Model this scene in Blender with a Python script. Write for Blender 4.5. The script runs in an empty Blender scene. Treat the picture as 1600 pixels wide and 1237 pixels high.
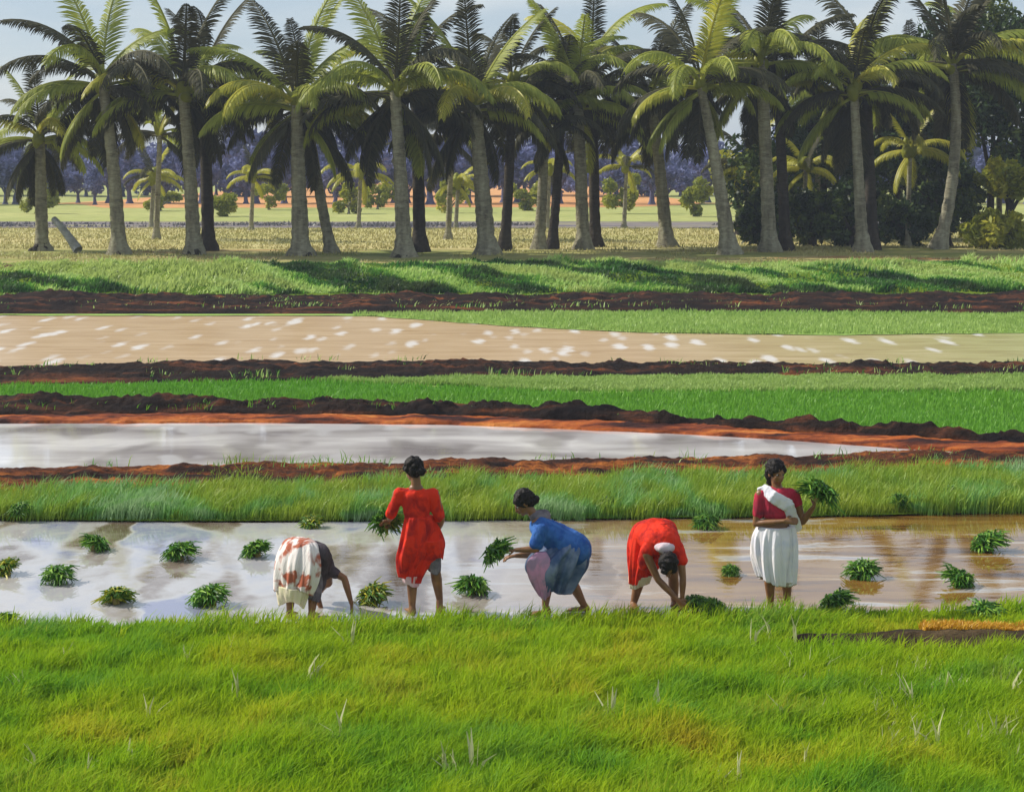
import bpy, bmesh, math, random
import numpy as np
from mathutils import Vector, Matrix, noise as mnoise

random.seed(7)
RNG = np.random.default_rng(11)
SC = bpy.context.scene
COL = SC.collection
F, H, HOR = 3000.0, 4.5, 250.0          # focal length in source pixels, eye height, horizon row
PLAT = 0.9                               # level of the palm terrace

def at(px, py, z=0.0):
    Y = F * (H - z) / (py - HOR)
    return Vector(((px - 800) * Y / F, Y, z))

# ------------------------------------------------------------------ object helpers
def tag(o, label=None, cat=None, group=None, kind=None):
    if label: o['label'] = label
    if cat: o['category'] = cat
    if group: o['group'] = group
    if kind: o['kind'] = kind
    return o

def empty(name, loc=(0, 0, 0), rz=0.0):
    o = bpy.data.objects.new(name, None)
    o.empty_display_size = 0.2
    o.location = loc
    o.rotation_euler = (0, 0, rz)
    COL.objects.link(o)
    return o

def link(name, me, mat=None, parent=None, smooth=True):
    o = bpy.data.objects.new(name, me)
    COL.objects.link(o)
    if mat and not me.materials: me.materials.append(mat)
    if smooth and len(me.polygons):
        me.polygons.foreach_set('use_smooth', np.ones(len(me.polygons), dtype=bool))
    if parent: o.parent = parent
    return o

def np_mesh(name, verts, faces, attr=None):
    """verts (N,3), faces (M,k) all the same k; attr = (name, per-vertex floats)"""
    me = bpy.data.meshes.new(name)
    verts = np.asarray(verts, dtype=np.float32); faces = np.asarray(faces, dtype=np.int32)
    k = faces.shape[1]
    me.vertices.add(len(verts)); me.vertices.foreach_set('co', verts.ravel())
    me.loops.add(faces.size); me.loops.foreach_set('vertex_index', faces.ravel())
    me.polygons.add(len(faces))
    me.polygons.foreach_set('loop_start', np.arange(0, faces.size, k, dtype=np.int32))
    me.polygons.foreach_set('loop_total', np.full(len(faces), k, dtype=np.int32))
    if attr:
        a = me.attributes.new(attr[0], 'FLOAT', 'POINT')
        a.data.foreach_set('value', np.asarray(attr[1], dtype=np.float32))
    me.update(calc_edges=True)
    me.validate()
    return me

# ------------------------------------------------------------------ numpy value noise
_P = np.random.default_rng(3).random((256, 256))
def vn(x, y, s=1.0, o=0.0):
    x = np.asarray(x, dtype=float) * s + 37.3 + o; y = np.asarray(y, dtype=float) * s + 91.7 + o * 1.7
    xi = np.floor(x).astype(int); yi = np.floor(y).astype(int)
    fx = x - xi; fy = y - yi
    fx = fx * fx * (3 - 2 * fx); fy = fy * fy * (3 - 2 * fy)
    a = _P[xi & 255, yi & 255]; b = _P[(xi + 1) & 255, yi & 255]
    c = _P[xi & 255, (yi + 1) & 255]; d = _P[(xi + 1) & 255, (yi + 1) & 255]
    return (a * (1 - fx) + b * fx) * (1 - fy) + (c * (1 - fx) + d * fx) * fy
def fbm(x, y, s=1.0, o=0.0, oct=4):
    r = 0; a = 0.5; t = 0
    for i in range(oct):
        r = r + a * vn(x, y, s * 2 ** i, o + 13 * i); t += a; a *= 0.5
    return r / t

# ------------------------------------------------------------------ materials
def lin(c):
    return tuple(((v / 255) / 12.92 if v / 255 <= 0.04045 else ((v / 255 + 0.055) / 1.055) ** 2.4) for v in c)

class NT:
    def __init__(s, name):
        s.m = bpy.data.materials.new(name); s.m.use_nodes = True
        s.t = s.m.node_tree; s.t.nodes.clear()
        s.out = s.n('ShaderNodeOutputMaterial')
    def n(s, t, **kw):
        nd = s.t.nodes.new(t)
        for k, v in kw.items(): setattr(nd, k, v)
        return nd
    def l(s, a, b): s.t.links.new(a, b)
    def coords(s, scale=(1, 1, 1), geo=False, rot=(0, 0, 0)):
        g = s.n('ShaderNodeNewGeometry') if geo else s.n('ShaderNodeTexCoord')
        mp = s.n('ShaderNodeMapping'); mp.inputs['Scale'].default_value = scale; mp.inputs['Rotation'].default_value = rot
        s.l(g.outputs['Position' if geo else 'Object'], mp.inputs['Vector'])
        return mp.outputs['Vector']
    def noise(s, vec, scale=1.0, detail=3.0, rough=0.55, dist=0.0):
        nd = s.n('ShaderNodeTexNoise'); nd.inputs['Scale'].default_value = scale
        nd.inputs['Detail'].default_value = detail; nd.inputs['Roughness'].default_value = rough
        nd.inputs['Distortion'].default_value = dist
        s.l(vec, nd.inputs['Vector']); return nd.outputs['Fac']
    def ramp(s, fac, stops, interp='LINEAR'):
        r = s.n('ShaderNodeValToRGB'); r.color_ramp.interpolation = interp
        e = r.color_ramp.elements
        while len(e) < len(stops): e.new(0.5)
        for el, (p, c) in zip(e, stops):
            el.position = p; el.color = (*c, 1) if len(c) == 3 else c
        s.l(fac, r.inputs['Fac']); return r.outputs['Color']
    def mix(s, fac, a, b, mode='MIX'):
        m = s.n('ShaderNodeMix', data_type='RGBA', blend_type=mode)
        for i, v in ((0, fac), (6, a), (7, b)):
            if hasattr(v, 'links'): s.l(v, m.inputs[i])
            else: m.inputs[i].default_value = (*v, 1) if isinstance(v, tuple) else v
        return m.outputs[2]
    def math(s, op, a, b=0.0, clamp=False):
        m = s.n('ShaderNodeMath', operation=op, use_clamp=clamp)
        for i, v in ((0, a), (1, b)):
            if hasattr(v, 'links'): s.l(v, m.inputs[i])
            else: m.inputs[i].default_value = v
        return m.outputs[0]
    def bump(s, h, strength=0.3, dist=0.02):
        b = s.n('ShaderNodeBump'); b.inputs['Strength'].default_value = strength
        b.inputs['Distance'].default_value = dist; s.l(h, b.inputs['Height']); return b.outputs['Normal']
    def principled(s, col, rough=0.7, normal=None, spec=0.5, ior=1.45):
        p = s.n('ShaderNodeBsdfPrincipled')
        for k, v in (('Base Color', col), ('Roughness', rough)):
            if hasattr(v, 'links'): s.l(v, p.inputs[k])
            else: p.inputs[k].default_value = (*v, 1) if isinstance(v, tuple) else v
        p.inputs['IOR'].default_value = ior
        p.inputs['Specular IOR Level'].default_value = spec
        if normal is not None: s.l(normal, p.inputs['Normal'])
        return p.outputs[0]
    def finish(s, sh): s.l(sh, s.out.inputs['Surface']); return s.m

def leaf_mat(name, stops, patch_scale=(0.35, 0.35, 0.35), patch=None, transl=0.35, rough=0.45, mixr=0.5, detail=3, spec=0.3):
    """foliage: per-blade random attribute + world-space patches"""
    s = NT(name)
    at_ = s.n('ShaderNodeAttribute', attribute_name='rnd')
    base = s.ramp(at_.outputs['Fac'], stops)
    if patch:
        v = s.coords(patch_scale, geo=True)
        nz = s.noise(v, 1.0, detail, 0.6, 0.4)
        pc = s.ramp(nz, patch)
        base = s.mix(mixr, base, pc)
    p = s.principled(base, rough, spec=spec)
    tr = s.n('ShaderNodeBsdfTranslucent'); s.l(base, tr.inputs['Color'])
    mx = s.n('ShaderNodeMixShader'); mx.inputs[0].default_value = transl
    s.l(p, mx.inputs[1]); s.l(tr.outputs[0], mx.inputs[2])
    return s.finish(mx.outputs[0])

def earth_mat(name, stops, scale=(1, 1, 1), nscale=1.0, bump=0.5, bdist=0.05, rough=0.92, fine=18.0, detail=6, spec=0.08):
    s = NT(name)
    v = s.coords(scale, geo=True)
    nz = s.noise(v, nscale, detail, 0.6, 0.3)
    c = s.ramp(nz, stops)
    v2 = s.coords((1, 1, 1), geo=True)
    f = s.noise(v2, fine, 6, 0.65)
    c = s.mix(1.0, c, s.ramp(f, [(0.25, (0.65, 0.65, 0.65)), (0.75, (1.15, 1.15, 1.15))]), 'MULTIPLY')
    return s.finish(s.principled(c, rough, s.bump(f, bump, bdist), spec))

# foliage colours (albedo)
M_FORE = leaf_mat('foreground_grass', [(0, (0.121, 0.309, 0.052)), (0.25, (0.189, 0.378, 0.012)), (0.5, (0.292, 0.446, 0.012)), (0.78, (0.362, 0.472, 0.017)), (0.94, (0.446, 0.480, 0.025)), (1, (0.532, 0.446, 0.035))],
                  (0.6, 0.8, 0.42), [(0.30, (0.103, 0.309, 0.077)), (0.38, (0.154, 0.362, 0.025)), (0.50, (0.292, 0.446, 0.012)), (0.62, (0.378, 0.464, 0.017)), (0.70, (0.498, 0.430, 0.025)), (0.76, (0.206, 0.395, 0.043))], transl=0.45, rough=0.7, mixr=0.45, spec=0.1)
M_STRIP = leaf_mat('mid_grass', [(0, (0.176, 0.317, 0.035)), (0.5, (0.246, 0.387, 0.044)), (1, (0.370, 0.493, 0.141))],
                   (0.9, 0.35, 1.6), [(0.34, (0.352, 0.405, 0.026)), (0.47, (0.246, 0.370, 0.026)), (0.54, (0.141, 0.405, 0.114)), (0.62, (0.317, 0.493, 0.299))], transl=0.35, mixr=0.6)
M_RICE = leaf_mat('young_rice', [(0, (0.11, 0.30, 0.02)), (1, (0.20, 0.42, 0.05))],
                  (0.05, 0.22, 1), [(0.35, (0.11, 0.33, 0.02)), (0.6, (0.17, 0.38, 0.03))], transl=0.35, mixr=0.5)
M_RICE_PALE = leaf_mat('pale_rice', [(0, (0.28, 0.42, 0.09)), (1, (0.40, 0.56, 0.17))],
                       (0.1, 0.22, 1), [(0.35, (0.26, 0.40, 0.08)), (0.6, (0.38, 0.50, 0.14))], transl=0.35, mixr=0.5)
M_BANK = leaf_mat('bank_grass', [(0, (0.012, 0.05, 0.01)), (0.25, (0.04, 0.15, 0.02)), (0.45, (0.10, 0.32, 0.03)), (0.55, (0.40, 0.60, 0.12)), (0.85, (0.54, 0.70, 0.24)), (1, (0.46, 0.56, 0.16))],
                  (0.35, 0.6, 1.0), [(0.36, (0.02, 0.07, 0.012)), (0.44, (0.06, 0.22, 0.03)), (0.49, (0.28, 0.46, 0.10)), (0.56, (0.40, 0.55, 0.17)), (0.64, (0.42, 0.42, 0.12))], transl=0.45, mixr=0.10)  # dark to lime range carries painted palm shadow and sunlight
M_DRY = leaf_mat('dry_grass', [(0, (0.30, 0.28, 0.10)), (0.5, (0.42, 0.38, 0.16)), (1, (0.52, 0.47, 0.22))],
                 (0.1, 0.2, 1), [(0.35, (0.34, 0.33, 0.10)), (0.65, (0.50, 0.43, 0.19))], transl=0.2)
M_ORANGEG = leaf_mat('orange_grass', [(0, (0.30, 0.14, 0.015)), (0.6, (0.55, 0.28, 0.02)), (1, (0.66, 0.42, 0.04))], transl=0.3)
M_STRAW = leaf_mat('straw', [(0, (0.46, 0.48, 0.22)), (1, (0.64, 0.62, 0.38))], transl=0.3, rough=0.6)
M_SEED = leaf_mat('seedling', [(0, (0.02, 0.08, 0.008)), (0.5, (0.07, 0.22, 0.015)), (1, (0.26, 0.44, 0.05))], transl=0.25)
M_SEEDY = leaf_mat('seedling_yellow', [(0, (0.03, 0.11, 0.01)), (0.5, (0.12, 0.24, 0.02)), (1, (0.52, 0.46, 0.03))], transl=0.25)
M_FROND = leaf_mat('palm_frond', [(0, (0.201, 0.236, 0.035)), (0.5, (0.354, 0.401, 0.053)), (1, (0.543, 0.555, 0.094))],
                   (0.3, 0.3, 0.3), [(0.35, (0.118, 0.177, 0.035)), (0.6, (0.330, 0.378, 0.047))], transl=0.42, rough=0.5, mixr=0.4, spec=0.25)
M_FRONDD = leaf_mat('palm_frond_dark', [(0, (0.035, 0.036, 0.020)), (1, (0.09, 0.085, 0.04))], transl=0.1, rough=0.7, spec=0.12)  # darkest of the three frond tones
M_FRONDY = leaf_mat('palm_frond_young', [(0, (0.30, 0.32, 0.03)), (1, (0.58, 0.54, 0.07))], transl=0.4, rough=0.4)
M_DARKLEAF = leaf_mat('thicket_leaf', [(0, (0.014, 0.032, 0.010)), (0.55, (0.04, 0.075, 0.018)), (0.85, (0.12, 0.17, 0.03)), (1, (0.26, 0.28, 0.04))], transl=0.2)
M_OLIVE = leaf_mat('olive_leaf', [(0, (0.16, 0.20, 0.02)), (0.6, (0.34, 0.35, 0.03)), (1, (0.58, 0.52, 0.05))], transl=0.35)
M_FAR = leaf_mat('far_haze_leaf', [(0, (0.09, 0.11, 0.22)), (0.6, (0.16, 0.18, 0.36)), (1, (0.24, 0.27, 0.46))], transl=0.2, rough=0.8)  # blue of the distant haze put into the leaf colour

M_GROUND = earth_mat('soil', [(0.3, (0.06, 0.035, 0.022)), (0.55, (0.12, 0.065, 0.035)), (0.7, (0.17, 0.10, 0.05))], (0.4, 0.4, 0.4))
M_SOD = earth_mat('sod', [(0.3, (0.07, 0.14, 0.012)), (0.5, (0.12, 0.20, 0.014)), (0.7, (0.18, 0.24, 0.016))], (0.5, 0.5, 0.5))
M_SODRICE = earth_mat('rice_bed', [(0.3, (0.055, 0.17, 0.014)), (0.7, (0.09, 0.24, 0.03))], (0.3, 0.5, 0.5))
M_SODPALE = earth_mat('pale_rice_bed', [(0.3, (0.24, 0.38, 0.08)), (0.7, (0.34, 0.48, 0.13))], (0.3, 0.5, 0.5))
M_BUND = earth_mat('dark_mud', [(0.34, (0.016, 0.010, 0.009)), (0.46, (0.05, 0.022, 0.014)), (0.55, (0.15, 0.045, 0.016)), (0.66, (0.42, 0.14, 0.03))],
                   (0.6, 2.2, 5.0), 1.0, 1.0, 0.08, 0.9, 9.0)
M_BUNDD = earth_mat('black_mud', [(0.34, (0.010, 0.008, 0.009)), (0.52, (0.026, 0.016, 0.012)), (0.62, (0.09, 0.034, 0.018)), (0.72, (0.25, 0.08, 0.025))],
                    (0.5, 2.2, 5.0), 1.0, 1.0, 0.08, 0.9, 7.0)
M_RUST = earth_mat('rust_mud', [(0.40, (0.035, 0.012, 0.009)), (0.48, (0.18, 0.04, 0.012)), (0.57, (0.40, 0.10, 0.02)), (0.68, (0.60, 0.22, 0.05))],
                   (0.6, 2.2, 3.0), 1.0, 0.9, 0.05, 0.6, 9.0)
M_YELLOW = earth_mat('yellow_field', [(0.3, (0.40, 0.38, 0.13)), (0.5, (0.52, 0.47, 0.19)), (0.7, (0.62, 0.52, 0.25))], (0.06, 0.25, 1), 1.0, 0.3, 0.05, 0.9, 3.0)
M_TERRACE = earth_mat('terrace_earth', [(0.3, (0.20, 0.24, 0.06)), (0.46, (0.32, 0.32, 0.10)), (0.56, (0.42, 0.36, 0.15)), (0.68, (0.42, 0.20, 0.08))], (0.12, 0.35, 1), 1.0, 0.6, 0.08, 0.9, 3.0)
M_ORANGE = earth_mat('orange_soil', [(0.3, (0.55, 0.26, 0.10)), (0.7, (0.75, 0.40, 0.17))], (0.05, 0.05, 1), 1.0, 0.3, 0.1, 0.9, 1.0)
M_FARGREEN = earth_mat('far_green', [(0.3, (0.30, 0.34, 0.10)), (0.7, (0.46, 0.46, 0.17))], (0.05, 0.1, 1), 1.0, 0.3, 0.1, 0.9, 1.0)
M_SHADEBLUE = earth_mat('blue_grey_shade', [(0.3, (0.12, 0.11, 0.14)), (0.5, (0.22, 0.19, 0.19)), (0.7, (0.34, 0.32, 0.14))], (0.1, 0.4, 1), 1.0, 0.3, 0.1, 0.9, 1.0)  # blue-grey of a shadow strip painted as ground colour

def water_mat(name, kind):
    s = NT(name)
    g = s.n('ShaderNodeNewGeometry')
    sx = s.n('ShaderNodeSeparateXYZ'); s.l(g.outputs['Position'], sx.inputs[0])
    streak = s.noise(s.coords((0.45, 2.6, 1), geo=True), 1.0, 5, 0.6, 0.6)
    blot = s.noise(s.coords((1.9, 0.26, 1), geo=True), 1.0, 2, 0.5, 0.0)
    def cells(scale, smooth, out):
        jit = s.n('ShaderNodeTexNoise'); jit.inputs['Scale'].default_value = 2.0; jit.inputs['Detail'].default_value = 3
        base = s.coords((1, 1, 1), geo=True); s.l(base, jit.inputs['Vector'])
        va = s.n('ShaderNodeVectorMath', operation='MULTIPLY_ADD'); s.l(jit.outputs['Color'], va.inputs[0])
        va.inputs[1].default_value = (0.35, 0.5, 0); s.l(base, va.inputs[2])
        mp = s.n('ShaderNodeMapping'); mp.inputs['Scale'].default_value = scale; s.l(va.outputs[0], mp.inputs['Vector'])
        vo = s.n('ShaderNodeTexVoronoi', feature='SMOOTH_F1' if smooth else 'F1'); vo.inputs['Scale'].default_value = 1.0
        if smooth: vo.inputs['Smoothness'].default_value = smooth
        s.l(mp.outputs[0], vo.inputs['Vector']); return vo.outputs[out]
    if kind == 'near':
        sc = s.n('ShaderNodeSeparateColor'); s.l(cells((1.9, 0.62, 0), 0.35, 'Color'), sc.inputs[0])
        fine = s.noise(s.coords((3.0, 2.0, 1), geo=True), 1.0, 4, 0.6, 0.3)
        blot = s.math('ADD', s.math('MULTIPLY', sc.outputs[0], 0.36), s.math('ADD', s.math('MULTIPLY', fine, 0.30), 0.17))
        left = s.ramp(blot, [(0.32, (0.12, 0.08, 0.05)), (0.40, (0.26, 0.21, 0.17)), (0.46, (0.40, 0.37, 0.34)), (0.52, (0.48, 0.46, 0.45)), (0.60, (0.40, 0.40, 0.43)), (0.66, (0.26, 0.27, 0.38))])  # brown, white and lilac cells are reflections painted over the silt colour
        right = s.ramp(streak, [(0.34, (0.06, 0.028, 0.012)), (0.44, (0.21, 0.105, 0.022)), (0.57, (0.29, 0.165, 0.04)), (0.61, (0.44, 0.40, 0.35)), (0.68, (0.22, 0.20, 0.21))])  # pale streaks paint ripple glints onto the brown water
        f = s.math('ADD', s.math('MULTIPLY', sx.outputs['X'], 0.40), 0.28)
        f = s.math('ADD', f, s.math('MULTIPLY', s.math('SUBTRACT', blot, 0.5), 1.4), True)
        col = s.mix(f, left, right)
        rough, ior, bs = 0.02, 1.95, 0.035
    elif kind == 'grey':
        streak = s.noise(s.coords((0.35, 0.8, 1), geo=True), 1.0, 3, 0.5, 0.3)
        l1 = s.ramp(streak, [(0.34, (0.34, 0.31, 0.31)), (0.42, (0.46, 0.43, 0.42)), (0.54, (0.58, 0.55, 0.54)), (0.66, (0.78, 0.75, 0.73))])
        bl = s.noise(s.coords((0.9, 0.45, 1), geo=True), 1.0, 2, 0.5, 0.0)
        col = s.mix(s.ramp(bl, [(0.54, (0, 0, 0)), (0.66, (0.55, 0.55, 0.55))]), l1, (0.20, 0.175, 0.17))  # darker blotches paint palm reflections into the pool
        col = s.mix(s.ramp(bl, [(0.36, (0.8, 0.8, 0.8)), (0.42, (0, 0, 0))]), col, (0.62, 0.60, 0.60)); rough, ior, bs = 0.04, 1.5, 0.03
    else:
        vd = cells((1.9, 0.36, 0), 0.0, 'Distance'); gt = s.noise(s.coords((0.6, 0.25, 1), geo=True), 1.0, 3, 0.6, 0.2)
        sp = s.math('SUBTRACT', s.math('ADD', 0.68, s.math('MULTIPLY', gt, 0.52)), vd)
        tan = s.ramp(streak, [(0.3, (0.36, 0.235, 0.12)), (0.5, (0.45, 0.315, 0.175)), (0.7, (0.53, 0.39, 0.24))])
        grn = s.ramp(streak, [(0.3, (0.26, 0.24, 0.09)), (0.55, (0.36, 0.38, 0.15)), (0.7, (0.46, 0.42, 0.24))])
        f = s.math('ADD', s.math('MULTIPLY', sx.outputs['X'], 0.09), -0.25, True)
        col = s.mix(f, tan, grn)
        col = s.mix(s.ramp(sp, [(0.58, (0, 0, 0)), (0.80, (0.8, 0.8, 0.8))]), col, (0.70, 0.68, 0.66))  # pale dabs are painted glints on the wet tan mud
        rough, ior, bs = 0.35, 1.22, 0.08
    rip = s.noise(s.coords((1.2, 5.0, 1), geo=True), 1.0, 4, 0.6, 0.2)
    return s.finish(s.principled(col, rough, s.bump(rip, bs, 0.03), 0.5, ior))
M_WNEAR, M_WGREY, M_WTAN = water_mat('paddy_water_silt_reflections', 'near'), water_mat('paddy_water_grey', 'grey'), water_mat('paddy_water_tan', 'tan')

def bark_mat(name, c0, c1, c2):
    s = NT(name)
    ring = s.noise(s.coords((2.2, 2.2, 8.0)), 1.0, 6, 0.7, 1.2)
    big = s.noise(s.coords((3.2, 3.2, 0.7)), 1.0, 4, 0.6)
    c = s.mix(s.ramp(big, [(0.35, (0, 0, 0)), (0.65, (1, 1, 1))]), s.ramp(ring, [(0.35, c0), (0.65, c1)]), s.ramp(ring, [(0.35, c1), (0.7, c2)]))
    return s.finish(s.principled(c, 0.85, s.bump(ring, 1.0, 0.09), 0.1))
M_BARK = bark_mat('palm_bark', (0.10, 0.085, 0.06), (0.27, 0.25, 0.17), (0.50, 0.48, 0.34))
M_BARKD = bark_mat('dark_bark', (0.03, 0.025, 0.022), (0.06, 0.05, 0.04), (0.10, 0.085, 0.06))
M_BARKF = bark_mat('far_haze_bark', (0.07, 0.075, 0.14), (0.11, 0.115, 0.20), (0.16, 0.16, 0.26))  # distant haze tinted into the bark as blue
M_LOG = bark_mat('pale_log', (0.22, 0.22, 0.19), (0.34, 0.34, 0.30), (0.42, 0.43, 0.40))

def cloth_mat(name, c, c2=None, thr=(0.45, 0.6), scale=6.0, rough=0.85, fold=0.6):
    s = NT(name)
    v = s.coords((1, 1, 1))
    col = c
    if c2:
        nz = s.noise(v, scale, 3, 0.6, 0.5)
        col = s.ramp(nz, [(thr[0], c), (thr[1], c2)])
    fd = s.noise(s.coords((14, 14, 4)), 1.0, 3, 0.5, 0.6)
    w = s.noise(v, 160, 2, 0.5)
    h = s.math('ADD', fd, s.math('MULTIPLY', w, 0.15))
    return s.finish(s.principled(col, rough, s.bump(h, fold, 0.03), 0.15))
def skin_mat():
    s = NT('skin')
    v = s.coords((1, 1, 1))
    c = s.ramp(s.noise(v, 9, 3), [(0.3, (0.15, 0.065, 0.026)), (0.7, (0.27, 0.125, 0.045))])
    return s.finish(s.principled(c, 0.42, s.bump(s.noise(v, 90, 3), 0.15, 0.005), 0.5))
M_SKIN = skin_mat()
M_HAIR = cloth_mat('hair', (0.012, 0.010, 0.010), (0.03, 0.024, 0.02), (0.4, 0.7), 30, 0.5, 0.8)
M_EYE = cloth_mat('eyeball', (0.55, 0.52, 0.48)); M_PUPIL = cloth_mat('pupil', (0.01, 0.008, 0.006))
M_RED = cloth_mat('red_cotton', (0.72, 0.035, 0.012), (0.34, 0.014, 0.012), (0.46, 0.66), 6, 0.8, 0.6)  # maroon patches put shade into the red cloth colour
M_PINKHEM = cloth_mat('pink_hem', (0.62, 0.30, 0.36), (0.7, 0.5, 0.5), (0.4, 0.6), 9)
M_PALEPINK = cloth_mat('pale_pink_cotton', (0.56, 0.44, 0.48), (0.62, 0.55, 0.58))
M_GREYC = cloth_mat('grey_cotton', (0.12, 0.105, 0.12), (0.22, 0.195, 0.22), (0.4, 0.6), 8)
M_WHITE = cloth_mat('white_cotton', (0.76, 0.73, 0.74), (0.66, 0.66, 0.74), (0.45, 0.65), 5)
M_WHITERUST = cloth_mat('rust_stained_white_cotton', (0.74, 0.68, 0.64), (0.38, 0.11, 0.06), (0.50, 0.58), 4.5)
M_CREAM = cloth_mat('cream_cotton', (0.66, 0.58, 0.44), (0.60, 0.56, 0.36), (0.4, 0.6), 7)
M_BLUE = cloth_mat('blue_cotton', (0.025, 0.085, 0.30), (0.05, 0.15, 0.42), (0.42, 0.62), 7)
M_SLATE = cloth_mat('slate_cotton', (0.06, 0.10, 0.20), (0.19, 0.23, 0.33), (0.42, 0.60), 4)
M_PINK = cloth_mat('lilac_pink_cotton', (0.34, 0.22, 0.32), (0.55, 0.26, 0.40), (0.42, 0.6), 8)
M_MAROON = cloth_mat('maroon_cotton', (0.45, 0.03, 0.06), (0.20, 0.03, 0.05), (0.5, 0.7), 6)
M_DARKC = cloth_mat('charcoal_shade_cotton', (0.045, 0.035, 0.04), (0.09, 0.075, 0.085), (0.4, 0.6), 8)  # dark cloth that also carries the bent figure's shaded side
M_TWINE = cloth_mat('twine', (0.30, 0.24, 0.08))

# ------------------------------------------------------------------ ground bands
def bfun(pts, z=0.0):
    P = [at(a, b, z) for a, b in pts]
    xs = np.array([p.x for p in P]); ys = np.array([p.y for p in P])
    return lambda x: np.interp(x, xs, ys)
b0 = bfun([(-400, 980), (0, 978), (400, 978), (700, 974), (1200, 962), (1600, 952), (2000, 945)])
b1 = bfun([(-400, 812), (0, 812), (400, 815), (700, 812), (1000, 810), (1300, 806), (1600, 800), (2000, 798)])
b2 = bfun([(-400, 792), (0, 787), (400, 774), (800, 764), (1200, 757), (1600, 748), (2000, 742)])
b3 = bfun([(-400, 740), (0, 735), (400, 728), (800, 722), (1200, 717), (1420, 709), (1600, 713), (2000, 716)])
b4 = bfun([(-400, 662), (0, 661), (400, 660), (700, 663), (1000, 674), (1200, 685), (1420, 701), (1600, 711), (2000, 715)])
b5 = bfun([(-400, 626), (0, 628), (500, 634), (800, 645), (1200, 668), (1600, 690), (2000, 704)])
b6 = bfun([(-400, 606), (0, 603), (400, 597), (800, 593), (1200, 591), (1600, 591), (2000, 591)])
b7 = bfun([(-400, 577), (0, 574), (400, 566), (800, 568), (1200, 571), (1600, 570), (2000, 570)])
b8 = bfun([(-400, 493), (0, 493), (580, 494), (800, 510), (1000, 520), (1300, 524), (1600, 520), (2000, 516)])
b9 = bfun([(-400, 491), (0, 491), (580, 491), (800, 489), (1200, 489), (1600, 492), (2000, 492)])
BANK0, BANK1 = 61.8, 66.2
wig = lambda a, s, o: (lambda x: a * (fbm(x, x * 0 + o, s, o, 3) - 0.5) * 2)

def strip(name, y0, y1, mat, z=0.0, nx=240, ny=10, xr=1.35, amp=0.0, hump=0.0, lump=0.0, w0=0.0, w1=0.0, seed=1, hs=1.6, zf=None, kind='structure'):
    """a sheet between two lines Y(x); hump = ridge height; lump = clod roughness"""
    Ym = 0.5 * (float(y0(np.array([0.0]))[0]) + float(y1(np.array([0.0]))[0]))
    X = np.linspace(-xr * 0.2667 * Ym - 2, xr * 0.2667 * Ym + 2, nx)
    t = np.linspace(0, 1, ny)
    Y0 = y0(X) + wig(w0, 1.6, seed)(X); Y1 = y1(X) + wig(w1, 1.6, seed + 5)(X)
    Y1 = np.maximum(Y1, Y0 + 0.02)
    XX = np.repeat(X[None, :], ny, 0); YY = Y0[None, :] + (Y1 - Y0)[None, :] * t[:, None]
    ZZ = np.full_like(XX, z)
    if hump:
        prof = np.sin(np.pi * t) ** 0.6
        hv = 0.6 + 0.8 * fbm(X, X * 0, 0.5, seed, 3)
        ZZ += hump * prof[:, None] * hv[None, :]
        ZZ += lump * (fbm(XX, YY, hs, seed, 4) - 0.5) * 2 * prof[:, None]
        ZZ += lump * 0.5 * (fbm(XX, YY, hs * 4, seed + 9, 3) - 0.5) * 2 * prof[:, None]
        ZZ[0] -= 0.05; ZZ[-1] -= 0.05
    if zf is not None: ZZ += zf(XX, YY)
    if amp: ZZ += amp * (fbm(XX, YY, 0.8, seed, 4) - 0.5) * 2
    V = np.stack([XX, YY, ZZ], -1).reshape(-1, 3)
    i = np.arange(ny - 1)[:, None] * nx + np.arange(nx - 1)[None, :]; i = i.ravel()
    me = np_mesh(name, V, np.stack([i, i + 1, i + nx + 1, i + nx], -1))
    return tag(link(name, me, mat), kind=kind)

# one ground sheet to the horizon: low paddies, a bank, then the palm terrace
def gz(Y):
    return -0.05 + (PLAT + 0.05 - 0.012) * np.clip((Y - BANK0) / (BANK1 - BANK0), 0, 1)
gx = np.concatenate([[-1050, -500, -200, -100], np.linspace(-60, 60, 121), [100, 200, 500, 1050]])
gy = np.concatenate([[-250, -60, -10, 0], np.linspace(3, 61, 59), np.linspace(61.8, 66.2, 6), np.linspace(68, 150, 60), [200, 300, 500, 1000, 1550]])
GX, GY = np.meshgrid(gx, gy)
GZ = gz(GY) + 0.0
V = np.stack([GX, GY, GZ], -1).reshape(-1, 3)
n_ = len(gx); i = (np.arange(len(gy) - 1)[:, None] * n_ + np.arange(n_ - 1)[None, :]).ravel()
tag(link('ground', np_mesh('ground', V, np.stack([i, i + 1, i + n_ + 1, i + n_], -1)), M_GROUND), kind='structure')

const = lambda c: (lambda x: np.full_like(np.asarray(x, dtype=float), c))
foreY = lambda x: b0(x)
strip('meadow', const(3.0), b0, M_SOD, z=0.0, nx=120, ny=40, xr=2.0, amp=0.03)
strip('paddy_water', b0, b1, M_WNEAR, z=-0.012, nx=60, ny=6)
strip('grass_strip', b1, b2, M_SOD, z=0.01, w0=0.10, seed=3)
strip('earth_bank', b2, lambda x: b3(x) + 0.05, M_BUND, hump=0.13, lump=0.10, ny=26, nx=520, w1=0.15, seed=4, hs=2.4)
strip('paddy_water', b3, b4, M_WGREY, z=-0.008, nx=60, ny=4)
b4r = lambda x: b4(x) + 1.0 + np.clip((x - 1.5) * 0.13, 0, 0.9)
strip('mud_rim', b4, lambda x: np.minimum(b4r(x), b5(x)), M_RUST, hump=0.06, lump=0.05, ny=16, nx=420, w0=0.25, seed=6, hs=2.0)
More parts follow.
